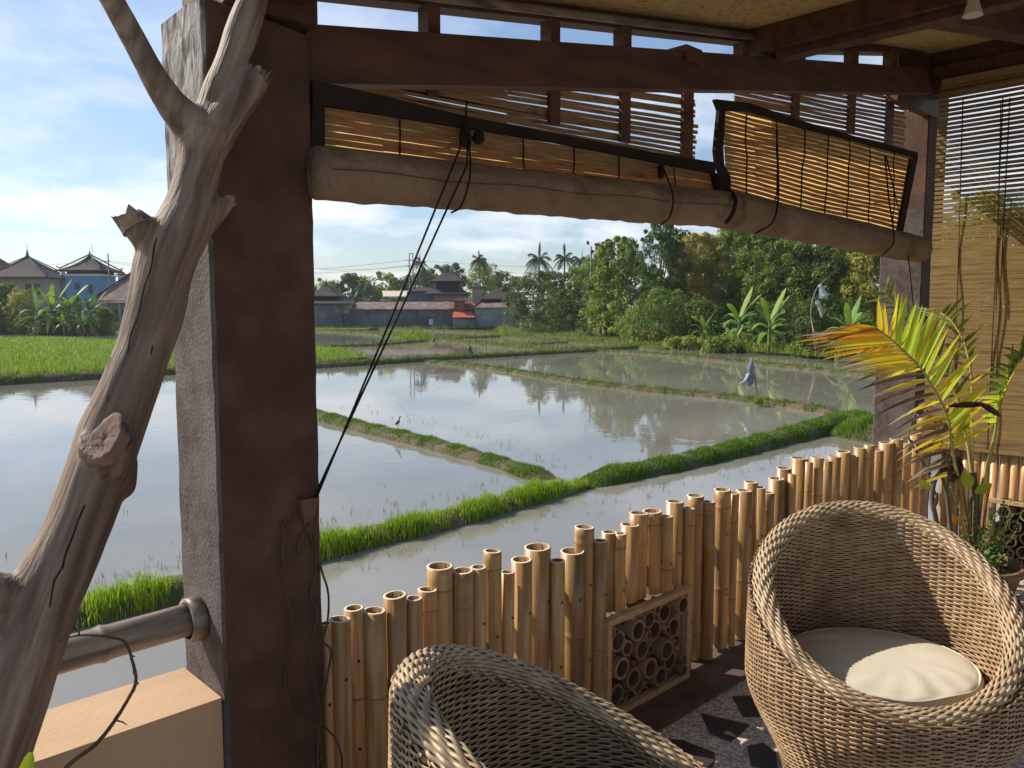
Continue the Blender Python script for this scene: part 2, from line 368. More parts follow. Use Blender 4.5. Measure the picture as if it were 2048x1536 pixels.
build('main_beam', slab_on(1.90, .07, [(612, 166), (1868, 187), (1850, 136), (612, 47)]), m_beam, pav)
# ceiling plane rises along X
A_, B_ = onY(1180, 0, 1.92), onY(1500, 47, 1.92)
SL = (B_[2] - A_[2]) / (B_[0] - A_[0])
def zc(x): return A_[2] + SL * (x - A_[0])
ce = MB(); x0, x1 = xa + .02, 7.2
ce.hexa([(x0, -3.4, zc(x0)), (x1, -3.4, zc(x1)), (x1, 2.06, zc(x1)), (x0, 2.06, zc(x0)), (x0, -3.4, zc(x0) + .14), (x1, -3.4, zc(x1) + .14), (x1, 2.06, zc(x1) + .14), (x0, 2.06, zc(x0) + .14)])
build('mat_ceiling', ce, m_mat, pav)
# wall plate under the ceiling and its round moulding
def incl(xs, xe, y0, y1, dz0, dz1):
    mb = MB(); mb.hexa([(xs, y0, zc(xs) + dz0), (xe, y0, zc(xe) + dz0), (xe, y1, zc(xe) + dz0), (xs, y1, zc(xs) + dz0), (xs, y0, zc(xs) + dz1), (xe, y0, zc(xe) + dz1), (xe, y1, zc(xe) + dz1), (xs, y1, zc(xs) + dz1)]); return mb
xk = onY(1540, 100, 1.92)[0]
_q = onY(1490, 95, 2.06); pz = _q[2] - zc(_q[0])
build('wall_plate', incl(xa + .3, xk - .02, 1.99, 2.06, pz, -.002), m_beam, pav)
mb = MB(); xs, xe = xa + .3, xk - .05
mb.tube([(xs, 1.972, zc(xs) + pz * .62), (xe, 1.972, zc(xe) + pz * .62)], .015, 10); build('round_batten', mb, m_bgrey, pav, True)
# posts standing on the beam
def post(px, w, ptop, pbot, Y=1.93, t=.05):
    a = onY(px - w / 2, pbot, Y); b = onY(px + w / 2, pbot, Y); z1 = onY(px, ptop, Y)[2]
    mb = MB(); mb.box(a[0], b[0], Y, Y + t, a[2], z1); build('post', mb, m_beam, pav)
for px, w, a, b in ((869, 24, 10, 75), (1111, 19, 40, 100), (1255, 16, 55, 110), (1493, 14, 85, 122), (1605, 12, 112, 126), (1711, 12, 95, 132), (1788, 12, 98, 140)):
    post(px, w, a, b)
mb = MB(); a = onY(1366, 120, 1.90); b = onY(1398, 120, 1.90); mb.box(a[0], b[0], 1.885, 2.04, a[2], onY(1380, 95, 1.90)[2]); c = [(a[0], 1.885), (b[0], 1.885), (b[0], 2.04), (a[0], 2.04)]; zz = onY(1380, 95, 1.90)[2]; zp = onY(1380, 88, 1.90)[2]
for i in range(4): mb.face([(c[i][0], c[i][1], zz), (c[(i + 1) % 4][0], c[(i + 1) % 4][1], zz), ((a[0] + b[0]) / 2, 1.96, zp)])
build('beam_peg', mb, m_beam, pav)
# cross beams running in from the pillars
zb = onY(620, 46, 1.95)[2]
mb = MB(); mb.box(xa + .03, xb - .02, -3.2, 1.855, zb, zc(xa) + .02); mb.box(xa + .05, xb + .02, 1.855, 2.09, zt + .012, zc(xa) + .02); build('cross_beam', mb, m_beam, pav)
zb = onY(1576, 124, 1.92)[2]
mb = MB(); mb.box(xk - .06, xk + .10, -3.2, 2.02, zb, zc(xk) - .002); build('cross_beam', mb, m_beam, pav)
mb = MB(); mb.box(xk - .02, xk + .06, -3.2, 1.88, zb - .035, zb - .002); build('batten', mb, m_beam, pav)
# second bay: plate over the small gap, gable infill, lintel over the side blind
p0, p1 = onY(1640, 100, 1.95), onY(1850, 106, 1.95)
mb = MB(); mb.hexa([p0, p1, p1 + [0, .1, 0], p0 + [0, .1, 0], p0 + [0, 0, .5], p1 + [0, 0, .5], p1 + [0, .1, .5], p0 + [0, .1, .5]]); build('wall_plate', mb, m_beam, pav)
a = onY(1808, 190, 1.935); b = onY(1900, 190, 1.935)
mb = MB(); mb.box(a[0], b[0] + .1, 1.972, 2.03, a[2] - .02, zc(a[0]) + .12); build('pillar_head', mb, m_beam, pav)
zl = onX(1896, 186, XR)[2]
mb = MB(); mb.box(XR - .02, XR + .12, -3.2, 1.98, zl, zl + .17); build('lintel', mb, m_beam, pav)
mb = MB(); mb.box(XR + .02, XR + .10, -3.2, 1.97, zl + .172, zc(XR) + .1); build('gable_board', mb, m_beam, pav)
for yy in (1.2, .3, -.6):
    mb = MB(); mb.hexa([(xk + .11, yy, zc(xk) - .13), (XR - .03, yy, zc(XR) - .13), (XR - .03, yy + .1, zc(XR) - .13), (xk + .11, yy + .1, zc(xk) - .13), (xk + .11, yy, zc(xk) - .003), (XR - .03, yy, zc(XR) - .003), (XR - .03, yy + .1, zc(XR) - .003), (xk + .11, yy + .1, zc(xk) - .003)]); build('rafter', mb, m_beam, pav)
    mb = MB(); y2 = yy - .25; mb.hexa([(xb + .02, y2, zc(xb) - .12), (xk - .07, y2, zc(xk) - .12), (xk - .07, y2 + .09, zc(xk) - .12), (xb + .02, y2 + .09, zc(xb) - .12), (xb + .02, y2, zc(xb) - .003), (xk - .07, y2, zc(xk) - .003), (xk - .07, y2 + .09, zc(xk) - .003), (xb + .02, y2 + .09, zc(xb) - .003)]); build('rafter', mb, m_beam, pav)
m_cleat = M('worn_cleat', (.10, .05, .03), (.16, .085, .05), .7, 20)
mb = MB(); a = onY(588, 1045, 1.86); b = onY(628, 990, 1.86); c_ = (a[0] + b[0]) / 2; mb.hexa([(c_ - .012, 1.838, a[2]), (c_ + .012, 1.838, a[2]), (c_ + .012, 1.858, a[2]), (c_ - .012, 1.858, a[2]), (a[0] + .006, 1.828, b[2]), (b[0] - .002, 1.828, b[2]), (b[0] - .002, 1.858, b[2]), (a[0] + .006, 1.858, b[2])]); build('cleat', mb, m_cleat, pav)

# parapet and bamboo handrail on the left
zp_ = onY(425, 1400, YF)[2]
par = thing('parapet_wall', 'low peach plastered parapet left of the big pillar', 'wall', (-1, 1.99, 0))
mb = MB(); mb.box(-3.2, xa - .002, YF, 2.105, -.02, zp_ - .004); build('wall', mb, m_render, par)
mb = MB(); mb.box(-3.2, xa - .003, YF - .004, 2.109, zp_ - .004, zp_); build('coping', mb, m_render, par)
rail = thing('handrail', 'grey bamboo handrail with a metal collar at the pillar', 'handrail', (0, 2, 1))
pc = onY(388, 1238, 1.99); zr = pc[2]
mb = MB(); xs = np.linspace(-3.0, xa - .005, 60); kn = [-2.7, -2.1, -1.5, -.9, -.35, .12, .5]
nx = onY(205, 1300, 1.99)[0]
kn = [nx - 1.9, nx - 1.4, nx - .95, nx - .48, nx]
rad = []
P = []
for x in sorted(list(xs) + [k + e for k in kn for e in (-.02, -.006, 0, .006, .02)]):
    d = min(abs(x - k) for k in kn); P.append((x, 1.99 + .006 * math.sin(x * 3), zr - .008 * math.cos(x * 2.2))); rad.append(.041 + (.005 if d < .001 else .002 if d < .008 else 0))
mb.tube(P, rad, 20); build('pole', mb, m_bgrey, rail, True)
mb = MB(); xs_ = onY(372, 1246, 1.99)[0]
mb.lathe([(.046, 0), (.056, .002), (.056, xa - xs_ - .004), (.046, xa - xs_ - .002)], 24)
mb.v = [(xs_ + z, 1.99 + x, zr + y) for x, y, z in mb.v]; build('collar', mb, m_bgrey, rail, True)

# ------------------------------------------------------------------ bamboo fences
def culm(x, y, r, z0, z1, parent, mat_dir=None, seed=0, lean=0, inner=True, name='bamboo_pole'):
    g = random.Random(seed); mb = MB()
    prof = [(r * .96, z0)]; ms = []
    z = z0 + g.uniform(.08, .45); nodes = []
    while z < z1 - .05:
        nodes.append(z); z += g.uniform(.34, .62)
    for zn in nodes:
        for dz, k, mm in ((-.03, 1.0, 0), (-.006, .985, 0), (-.002, 1.02, 0), (.001, 1.03, 3), (.004, 1.0, 3), (.03, 1.0, 0)):
            prof.append((r * k * (.97 + .03 * (zn - z0) / max(.01, z1 - z0)), zn + dz)); ms.append(mm)
    prof.append((r, z1)); ms.append(0)
    w = min(.008, r * .28)
    prof += [(r - w, z1 + .001), (r - w, z1 - .05), (.001, z1 - .055)]; ms += [1, 2, 2]
    mb.lathe(prof, 16, ms=ms, sx=g.uniform(.96, 1.04), sy=g.uniform(.96, 1.04))
    tx, ty = g.uniform(-.003, .003) + lean, g.uniform(-.006, .006); bend = g.uniform(-.004, .004); tilt = g.uniform(-.12, .12)
    vs = []
    for (a, b, c) in mb.v:
        t = (c - z0) / max(.01, z1 - z0)
        c2 = c + (a * tilt * .6 if c > z1 - .002 else 0)
        vs.append((x + a + tx * (1 - t) + bend * math.sin(t * 3.1), y + b + ty * (1 - t), c2))
    mb.v = vs
    # nail holes, a little disc proud of the face looking into the terrace
    for zn in (g.uniform(.50, .60), g.uniform(.22, .32)):
        if z0 + .02 < zn < z1 - .05 and g.random() < .85:
            base = len(mb.v); ang = g.uniform(-2.0, -1.4)
            cx, cy = x + (r + .0035) * math.cos(ang), y + (r + .0035) * math.sin(ang); ux, uy = -math.sin(ang), math.cos(ang)
            for i in range(8): mb.v.append((cx + .0042 * math.cos(i * .785) * ux, cy + .0042 * math.cos(i * .785) * uy, zn + .0055 * math.sin(i * .785)))
            mb.f.append(tuple(base + i for i in range(8))); mb.m.append(4)
    return build(name, mb, [m_bamboo, m_bcut, m_bin, m_node, m_nail], parent, True)
fence = thing('bamboo_fence', 'long fence of uneven upright bamboo poles between the two pillars', 'fence', (3, 1.92, 0), group='bamboo fences')
tops = [(651, 1247, 22), (680, 1238, 43), (708, 1216, 38), (749, 1221, 44), (790, 1190, 44), (828, 1196, 31), (855, 1179, 39), (880, 1132, 51), (926, 1141, 39), (957, 1134, 32), (985, 1102, 33), (1015, 1144, 26),
        (1043, 1119, 42), (1075, 1094, 50), (1115, 1121, 28), (1145, 1102, 48), (1169, 1054, 39), (1201, 1081, 28), (1219, 1064, 32), (1242, 1067, 22), (1260, 1049, 38), (1278, 1026, 39), (1305, 1022, 36), (1334, 1032, 24),
        (1350, 1003, 34), (1378, 1016, 22), (1391, 991, 33), (1418, 1003, 22), (1445, 979, 32), (1469, 986, 18), (1488, 981, 31), (1502, 964, 28), (1520, 975, 20), (1537, 985, 24), (1553, 957, 32), (1568, 936, 30), (1584, 948, 16),
        (1599, 916, 34), (1618, 924, 16), (1634, 915, 25), (1654, 921, 20), (1668, 913, 26), (1687, 903, 28), (1707, 912, 20), (1722, 895, 28), (1739, 890, 20), (1756, 900, 22), (1773, 885, 28), (1793, 878, 26), (1812, 886, 22), (1830, 866, 24), (1848, 830, 26)]
# the framed window of stacked tubes
f_tl, f_tr = onY(1210, 1240, YF), onY(1374, 1168, YF)
wx0, wx1 = f_tl[0], f_tr[0]; wz1 = (f_tl[2] + f_tr[2]) / 2; wz0 = onY(1374, 1352, YF)[2]
pw = [float(w) for px, py, w in tops]; back = [False] * len(tops)
for i in range(len(tops) - 1):
    gap = tops[i + 1][0] - tops[i][0] - (pw[i] + pw[i + 1]) / 2
    if gap < -7: back[i if tops[i][1] < tops[i + 1][1] else i + 1] = True      # where two would meet, the taller one stands behind
    elif gap > -3.5: pw[i] += (gap + 3.5) * .5; pw[i + 1] += (gap + 3.5) * .5
for i, (px, py, w) in enumerate(tops):
    Y = YF + .02
    for _ in range(3):
        r = pw[i] / 2 * depth_of(onY(px, py, Y)) / FPX * 1.02; Y = YF + r + .003 + (.034 if back[i] else 0)
    p = onY(px, py, Y)
    if wx0 + .012 < p[0] < wx1 - .012:
        culm(p[0], Y, r, wz1 - .012, p[2], fence, seed=i * 7 + 1); culm(p[0], Y, r, .03, wz0 + .01, fence, seed=i * 7 + 2, inner=False)
    else:
        culm(p[0], Y, r, .03 if i % 4 else .045, p[2], fence, seed=i * 7 + 1)
mb = MB(); mb.box(1.14, XR - .05, 2.0, 2.035, .15, .22); mb.box(1.14, XR - .05, 2.0, 2.035, .52, .58); build('rail', mb, m_lath, fence)
def tube_window(parent, X0, X1, Z0, Z1, tubes, frame_w=.024, along='X', plane=YF, depth=.16, mat=m_lath, seed=0):
    """a frame filled with short bamboo tubes that show their open ends"""
    g = random.Random(seed)
    def put(mb):
        if along == 'Y': mb.v = [(plane - (y), x, z) for x, y, z in mb.v]   # x runs along world Y, y is depth
        else: mb.v = [(x, plane - y, z) for x, y, z in mb.v]
        if along == 'X' or True: mb.f = [tuple(reversed(f)) for f in mb.f]
        return mb
    mb = MB(); w = frame_w
    for b in ((X0 - w, X1 + w, -.01, .022, Z1, Z1 + w), (X0 - w, X1 + w, -.01, .022, Z0 - w, Z0), (X0 - w, X0, -.01, .020, Z0, Z1), (X1, X1 + w, -.01, .020, Z0, Z1)): mb.box(*b)
    fr = build('window_frame', put(mb), mat, parent)
    mb = MB(); mb.box(X0, X1, -.17, -.165, Z0, Z1); o = build('back_board', put(mb), m_fold, parent)
    for (x, z, r) in tubes:
        mb = MB(); f = g.uniform(-.015, .03); w_ = r * .24; tx, tz = g.uniform(-.28, .28), g.uniform(-.2, .2)
        mb.lathe([(r, -.15), (r, f), (r - w_, f + .001), (r - w_, f - .12), (.001, f - .125)], 16, ms=[0, 1, 2, 2])
        mb.v = [(x + a + tx * (c - f), c, z + b + tz * (c - f)) for a, b, c in mb.v]
        build('bamboo_tube', put(mb), [m_tube, m_bcut2, m_bin2], fr, True)
m_tube = M('tube_skin', (.15, .09, .055), (.25, .165, .10), .6, 6, rnd=.25)
m_bcut2 = M('tube_end', (.26, .165, .10), (.34, .23, .15), .8, 30, rnd=.2)
m_bin2 = M('tube_inside', (.09, .05, .03), (.13, .08, .05), .9, 12)
def pack(X0, X1, Z0, Z1, rmin, rmax, seed, n=400):
    g = random.Random(seed); out = []
    for rad_ in np.linspace(rmax, rmin, n):
        for _ in range(14):
            x, z = g.uniform(X0 + rad_, X1 - rad_), g.uniform(Z0 + rad_, Z1 - rad_)
            if all((x - a) ** 2 + (z - b) ** 2 > (rad_ + c + .001) ** 2 for a, b, c in out): out.append((x, z, rad_)); break
    return out
tube_window(fence, wx0 + .02, wx1 - .02, wz0 + .03, wz1 - .026, pack(wx0 + .02, wx1 - .02, wz0 + .03, wz1 - .026, .012, .044, 5, 700)[:60], seed=4)

fence2 = thing('bamboo_fence', 'short side wall of split bamboo poles below the long fine blind', 'fence', (XR, .9, 0), group='bamboo fences')
ztop2 = onX(1960, 895, XR)[2]
wy1 = onX(1985, 1010, XR)[1]; wzt = onX(1995, 1005, XR)[2]; wzb = onX(2020, 1128, XR)[2]
y = 1.80; k = 0
while y > -.6:
    r = random.uniform(.024, .036); y -= r
    if y < wy1 - .01 and y > wy1 - .62:
        culm(XR + r, y, r, wzt + .03, ztop2 + random.uniform(-.02, .02), fence2, seed=500 + k); culm(XR + r, y, r, .03, wzb - .02, fence2, seed=600 + k)
    else:
        culm(XR + r, y, r, .03, ztop2 + random.uniform(-.02, .02), fence2, seed=500 + k)
    y -= r + .002; k += 1
tube_window(fence2, wy1 - .60, wy1, wzb, wzt, pack(wy1 - .60, wy1, wzb, wzt, .02, .042, 9, 160), along='Y', plane=XR, mat=m_lath, seed=8)

# ------------------------------------------------------------------ rolled blinds
def blind_plane(px, py, Y): return onY(px, py, Y)
def strip(mb, a, b, h, th=.006, m=0, sag=0, n=6, jit=0):
    """thin slat between two points"""
    a, b = np.array(a), np.array(b)
    P = [a + (b - a) * t + np.array([0, 0, -sag * 4 * t * (1 - t) + random.uniform(-jit, jit)]) for t in np.linspace(0, 1, n)]
    base = len(mb.v)
    for p in P:
        for dy, dz in ((0, -h / 2), (th, -h / 2), (th, h / 2), (0, h / 2)): mb.v.append((p[0], p[1] + dy, p[2] + dz))
    for i in range(n - 1):
        for k in range(4):
            l = (k + 1) % 4
            mb.f.append((base + i * 4 + k, base + (i + 1) * 4 + k, base + (i + 1) * 4 + l, base + i * 4 + l)); mb.m.append(m)
    mb.f.append((base, base + 1, base + 2, base + 3)); mb.m.append(m); e = base + (n - 1) * 4; mb.f.append((e + 3, e + 2, e + 1, e)); mb.m.append(m)
def lerp(a, b, t): return (a[0] + (b[0] - a[0]) * t, a[1] + (b[1] - a[1]) * t)
def roll_mesh(ends, n=150, k=40, seed=0, capr=True):
    """canvas roll: cylinder with creases, from (point, radius) to (point, radius)"""
    (a, ra), (b, rb) = ends; a, b = np.array(a), np.array(b); g = random.Random(seed)
    mb = MB(); ph = [g.uniform(0, 6) for _ in range(8)]
    d = (b - a) / np.linalg.norm(b - a); u = np.array([0, -1.0, 0]); w = np.cross(d, u); w /= np.linalg.norm(w)
    if w[2] < 0: w = -w
    prof = [(0, t, 1) for t in np.linspace(0, 1, n)]
    for i in range(n):
        t = i / (n - 1); p = a + (b - a) * t; r = ra + (rb - ra) * t
        for j in range(k):
            an = 2 * math.pi * j / k
            lowf = 1 if math.sin(an) < .25 else .3; rr = r * (1 + .022 * math.sin(41 * t + 2.2 * an + ph[0]) * lowf + .020 * math.sin(83 * t - 3 * an + ph[1]) * lowf + .014 * math.sin(151 * t + 4 * an + ph[3]) * lowf + .02 * math.sin(9 * t + ph[2]) + .012 * math.sin(23 * t + ph[4] + math.sin(17 * t)))
            s = math.sin(an)
            if .28 < s < .5 and math.cos(an) > 0: rr *= 1.035          # the overlapping flap
            mb.v.append(tuple(p + rr * (math.cos(an) * u + s * w)))
    for i in range(n - 1):
        for j in range(k):
            l = (j + 1) % k; mb.f.append((i * k + j, i * k + l, (i + 1) * k + l, (i + 1) * k + j)); mb.m.append(0)
    mb.f.append(tuple(range(k))[::-1]); mb.f.append(tuple((n - 1) * k + j for j in range(k))); mb.m += [0, 0]
    return mb
YB = 1.80
def sizeY(px, py, Y, w): return w * depth_of(onY(px, py, Y)) / FPX
b1 = thing('bamboo_blind', 'half rolled bamboo blind with a long sagging canvas roll beside the big pillar', 'blind', onY(1000, 300, YB), group='bamboo blinds')
# loose upper slats hanging behind the beam
mb = MB(); z_r = [191 + 10.4 * k for k in range(13)]
for i, yr in enumerate(z_r):
    g = random.uniform(-1.2, 1.2); sl_ = .150 + .003 * i
    xl = max(640, 1388 - (yr - 120) / sl_); yl = yr - sl_ * (1388 - xl)
    a = onY(xl, yl + g, 2.05); m_ = onY((xl + 1388) / 2, (yl + yr) / 2 + 4 + g, 2.05); c = onY(1392 + random.uniform(-5, 5), yr + g, 2.05)
    h = sizeY(1300, yr, 2.05, random.uniform(6.0, 7.6))
    strip(mb, a, m_, h, n=5, jit=.002); strip(mb, m_, c, h, n=5, jit=.002)
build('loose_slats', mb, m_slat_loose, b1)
for px, y0, y1, w in ((868, 172, 192, 20), (1111, 176, 248, 20), (1253, 182, 285, 18), (1378, 188, 318, 20)):
    a = onY(px - w / 2, y0, 2.03); b = onY(px + w / 2, y0, 2.03); z0 = onY(px, y1, 2.03)[2]; mb = MB(); mb.box(a[0], b[0], 2.03, 2.045, z0, a[2] + .03); build('binding_tape', mb, m_beam, b1)
# dark bound edges of the lower piece
def ribbon(mb, pts, Y, w, th=.012, wob=0):
    for i in range(len(pts) - 1):
        n = 8
        for k in range(n):
            (xa_, ya), (xb_, yb_) = lerp(pts[i], pts[i + 1], k / n), lerp(pts[i], pts[i + 1], (k + 1) / n)
            a, b = onY(xa_, ya, Y), onY(xb_, yb_, Y); wa = sizeY(xa_, ya, Y, w if np.isscalar(w) else w[i] + (w[i + 1] - w[i]) * k / n)
            mb.bar(a, b + (b - a) * .08, th, wa, up=(0, -1, 0) if abs(b[0] - a[0]) < 1e-6 else (0, 0, 1))
def quad_band(mb, top, bot, Y, th=.012):
    """band between two pixel polylines of equal length"""
    for i in range(len(top) - 1):
        q = [onY(*bot[i], Y), onY(*bot[i + 1], Y), onY(*top[i + 1], Y), onY(*top[i], Y)]; a = np.array([0, th, 0])
        mb.hexa([q[0], q[1], q[1] + a, q[0] + a, q[3], q[2], q[2] + a, q[3] + a])
mb = MB()
quad_band(mb, [(626, 160), (760, 189), (935, 233), (1110, 266), (1300, 303), (1428, 324)], [(626, 208), (760, 228), (935, 256), (1110, 284), (1300, 322), (1432, 348)], 1.87, .02)
quad_band(mb, [(626, 209), (650, 210)], [(622, 300), (650, 300)], 1.872, .02)
quad_band(mb, [(1424, 346), (1432, 348), (1440, 356)], [(1436, 390), (1446, 392), (1452, 388)], 1.872, .018)
build('edge_binding', mb, m_fold, b1)
mb = MB(); nr = 7
T0, T1, B0, B1 = (640, 203), (1432, 346), (632, 300), (1440, 394)
for i in range(nr):
    t = (i + .5) / nr; l, r = lerp(T0, B0, t), lerp(T1, B1, t)
    xs = np.linspace(0, 1, 7)
    for k in range(6):
        a, b = lerp(l, r, xs[k]), lerp(l, r, xs[k + 1]); mid = lerp(a, b, .5)
        hpx = ((B0[1] - T0[1]) * (1 - xs[k]) + (B1[1] - T1[1]) * xs[k]) / nr
        pa, pb = onY(a[0], a[1], 1.885), onY(b[0], b[1], 1.885)
        strip(mb, pa, pb, sizeY(*mid, 1.885, hpx * random.uniform(.78, .90)), n=4, jit=.0012)
build('slats', mb, m_slat, b1)
for px in (799, 1048, 1148, 1238, 1350):
    t = (px - 640) / 795; p0, p1 = lerp(T0, T1, t), lerp(B0, B1, t)
    mb = MB(); mb.tube([onY(px + random.uniform(-2, 2), p0[1] + (p1[1] - p0[1]) * s, 1.877) for s in np.linspace(-.05, 1.05, 6)], .0028, 6); build('stitching', mb, m_cord, b1)
mb = MB(); quad_band(mb, [T0, T1], [B0, B1], 1.906, .003); build('canvas_backing', mb, m_backing, b1)
m_seam = M('canvas_seam', (.08, .055, .033), None, .9)
YR = 1.80
ra, rb = sizeY(635, 345, YR, 53), sizeY(1445, 418, YR, 36.5)
A1, B1_ = onY(634, 346, YR), onY(1456, 420, YR)
build('canvas_roll', roll_mesh(((A1, ra), (B1_, rb)), seed=3), m_canvas, b1, True)
mb = MB(); mb.tube([A1 + (B1_ - A1) * s + np.array([0, -1, .02]) * (ra + (rb - ra) * s) * 1.035 + np.array([0, 0, .004 * math.sin(s * 23)]) for s in np.linspace(.002, .995, 60)], .0014, 5); build('seam', mb, m_seam, b1)
YC = 1.70
mb = MB()
def curve3(pts, n=8):
    P = [np.array(p, float) for p in pts]; out = []
    for i in range(len(P) - 1):
        p0, p1, p2, p3 = P[max(0, i - 1)], P[i], P[i + 1], P[min(len(P) - 1, i + 2)]
        for k in range(n):
            t = k / n; out.append(.5 * ((2 * p1) + (-p0 + p2) * t + (2 * p0 - 5 * p1 + 4 * p2 - p3) * t * t + (-p0 + 3 * p1 - 3 * p2 + p3) * t ** 3))
    out.append(P[-1]); return out
c1, c2 = onY(933, 262, 1.855), onY(936, 262, 1.855)
e1, e2 = onY(626, 1012, 1.835), onY(618, 1016, 1.835)
mid1, mid2 = onY(921, 294, YC), onY(934, 330, YC)
def cord(pts, r, par, mat=None):
    mb = MB(); mb.tube(pts, r, 7); build('pull_cord', mb, mat or m_cord, par, True)
cord([c1, mid1, mid1 + (e1 - mid1) * .5 + [0, 0, -.006], e1], .0029, b1)
cord([c2, mid2, mid2 + (e2 - mid2) * .5 + [0, 0, -.004], e2], .0029, b1)
cord(curve3([onY(936, 262, 1.855), onY(941, 330, YC), onY(936, 372, YC - .015), onY(922, 412, YC), onY(903, 425, 1.78)]), .003, b1)
cord(curve3([onY(1324, 328, 1.87), onY(1330, 345, 1.72), onY(1346, 392, 1.70), onY(1340, 432, 1.71), onY(1322, 450, 1.79)]), .0034, b1)
cord(curve3([onY(934, 204, 1.86), onY(932, 222, 1.855), onY(935, 262, 1.855)]), .003, b1)
mb = MB(); q = onY(931, 275, 1.85); mb.lathe([(.001, -.03), (.016, -.026), (.02, 0), (.014, .03), (.001, .034)], 10, o=q); q = onY(957, 276, 1.85); mb.lathe([(.001, -.02), (.015, -.014), (.02, .0), (.014, .018), (.001, .02)], 10, o=q)
q = onY(1322, 343, 1.86); mb.lathe([(.001, -.03), (.013, -.02), (.014, .02), (.001, .03)], 8, o=q)
build('pulley', mb, m_fold, b1, True)

b2 = thing('bamboo_blind', 'half rolled bamboo blind with its canvas roll tilting down to the far pillar', 'blind', onY(1640, 340, YB), group='bamboo blinds')
mb = MB(); yy = 193
i = 0
while yy < 305:
    xl = 1812 - (yy - 170) / .20; xl = max(1470, xl)
    a, c = onY(xl, yy - .20 * (1812 - xl) + random.uniform(-1, 1), 2.06), onY(1812 + random.uniform(-4, 2), yy, 2.06)
    strip(mb, a, c, sizeY(1750, yy, 2.06, 5.6), n=7, jit=.003); yy += 8.6
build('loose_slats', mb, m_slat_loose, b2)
for px, y0, y1, w in ((1594, 186, 240, 14), (1706, 186, 268, 14), (1783, 186, 292, 14)):
    a = onY(px - w / 2, y0, 2.04); b = onY(px + w / 2, y0, 2.04); z0 = onY(px, y1, 2.04)[2]; mb = MB(); mb.box(a[0], b[0], 2.04, 2.052, z0, a[2] + .03); build('binding_tape', mb, m_beam, b2)
mb = MB()
quad_band(mb, [(1432, 198), (1500, 206), (1600, 240), (1720, 275), (1836, 305)], [(1440, 219), (1500, 224), (1600, 254), (1720, 284), (1836, 316)], 1.87, .02)
quad_band(mb, [(1440, 205), (1452, 205)], [(1431, 300), (1447, 300)], 1.874, .016); quad_band(mb, [(1431, 300), (1447, 300)], [(1434, 330), (1449, 330)], 1.876, .016)
quad_band(mb, [(1434, 330), (1449, 330)], [(1447, 360), (1461, 352)], 1.874, .016); quad_band(mb, [(1447, 360), (1461, 352)], [(1444, 376), (1462, 378)], 1.876, .016)
quad_band(mb, [(1822, 318), (1836, 316)], [(1796, 466), (1806, 466)], 1.874, .016)
build('edge_binding', mb, m_fold, b2)
mb = MB(); nr = 19
T0, T1, B0, B1 = (1446, 219), (1832, 312), (1456, 384), (1800, 470)
for i in range(nr):
    t = (i + .5) / nr; l, r = lerp(T0, B0, t), lerp(T1, B1, t)
    for k in range(6):
        a, b = lerp(l, r, k / 6), lerp(l, r, (k + 1) / 6); mid = lerp(a, b, .5); wv = 2.5 * math.sin(k * 1.3 + i * .25)
        wv2 = 2.5 * math.sin((k + 1) * 1.3 + i * .25)
        strip(mb, onY(a[0], a[1] + wv, 1.885), onY(b[0], b[1] + wv2, 1.885), sizeY(*mid, 1.885, 6.6 * random.uniform(.85, 1.0)), n=4, jit=.0015)
build('slats', mb, m_slat, b2)
for px in (1495, 1555, 1608, 1655, 1700, 1740, 1790):
    t = (px - 1446) / 386; p0, p1 = lerp(T0, T1, t), lerp(B0, B1, t)
    mb = MB(); mb.tube([onY(px + random.uniform(-3, 3) - s * 4, p0[1] + (p1[1] - p0[1]) * s, 1.874) for s in np.linspace(-.02, 1.02, 7)], .0034, 6); build('stitching', mb, m_cord, b2)
mb = MB(); quad_band(mb, [T0, T1], [B0, B1], 1.91, .003); build('canvas_backing', mb, m_backing, b2)
r0, r1 = sizeY(1460, 420, YR, 37), sizeY(1840, 498, YR, 26)
ea, eb = onY(1462, 421, YR), onY(1838, 499, YR)
mbr = roll_mesh(((ea, r0), (eb, r1)), seed=8)
dd = (eb - ea) / np.linalg.norm(eb - ea)
mbr.tube([eb, eb + dd * .03, eb + dd * .05], [r1 * .98, r1 * .8, r1 * .3], 20)
build('canvas_roll', mbr, m_canvas, b2, True)
cord(curve3([onY(1553, 262, 1.86), onY(1556, 330, 1.70), onY(1556, 400, 1.69), onY(1545, 445, 1.69), onY(1510, 467, 1.79)]), .0042, b2)
cord(curve3([onY(1770, 312, 1.86), onY(1778, 400, 1.83), onY(1787, 460, 1.70), onY(1785, 490, 1.70), onY(1762, 512, 1.79)]), .0042, b2)
cord([onY(1772, 312, 1.86), onY(1802, 440, 1.82)], .0036, b2); cord([onY(1812, 470, 1.74), onY(1828, 620, 1.80)], .0032, b2)
mb = MB(); mb.tube(curve3([onY(1444, 376, 1.84), onY(1462, 384, 1.78), onY(1471, 398, 1.715), onY(1466, 425, 1.695), onY(1452, 446, 1.70)]), [.004] * 6 + [.010] * 6 + [.011] * 6 + [.008] * 6 + [.004] * 6 + [.002] * 3 if False else .008, 8)
mb.tube(curve3([onY(1432, 350, 1.86), onY(1445, 370, 1.83), onY(1456, 374, 1.83)]), .012, 8)
build('torn_binding', mb, m_fold, b2, True)

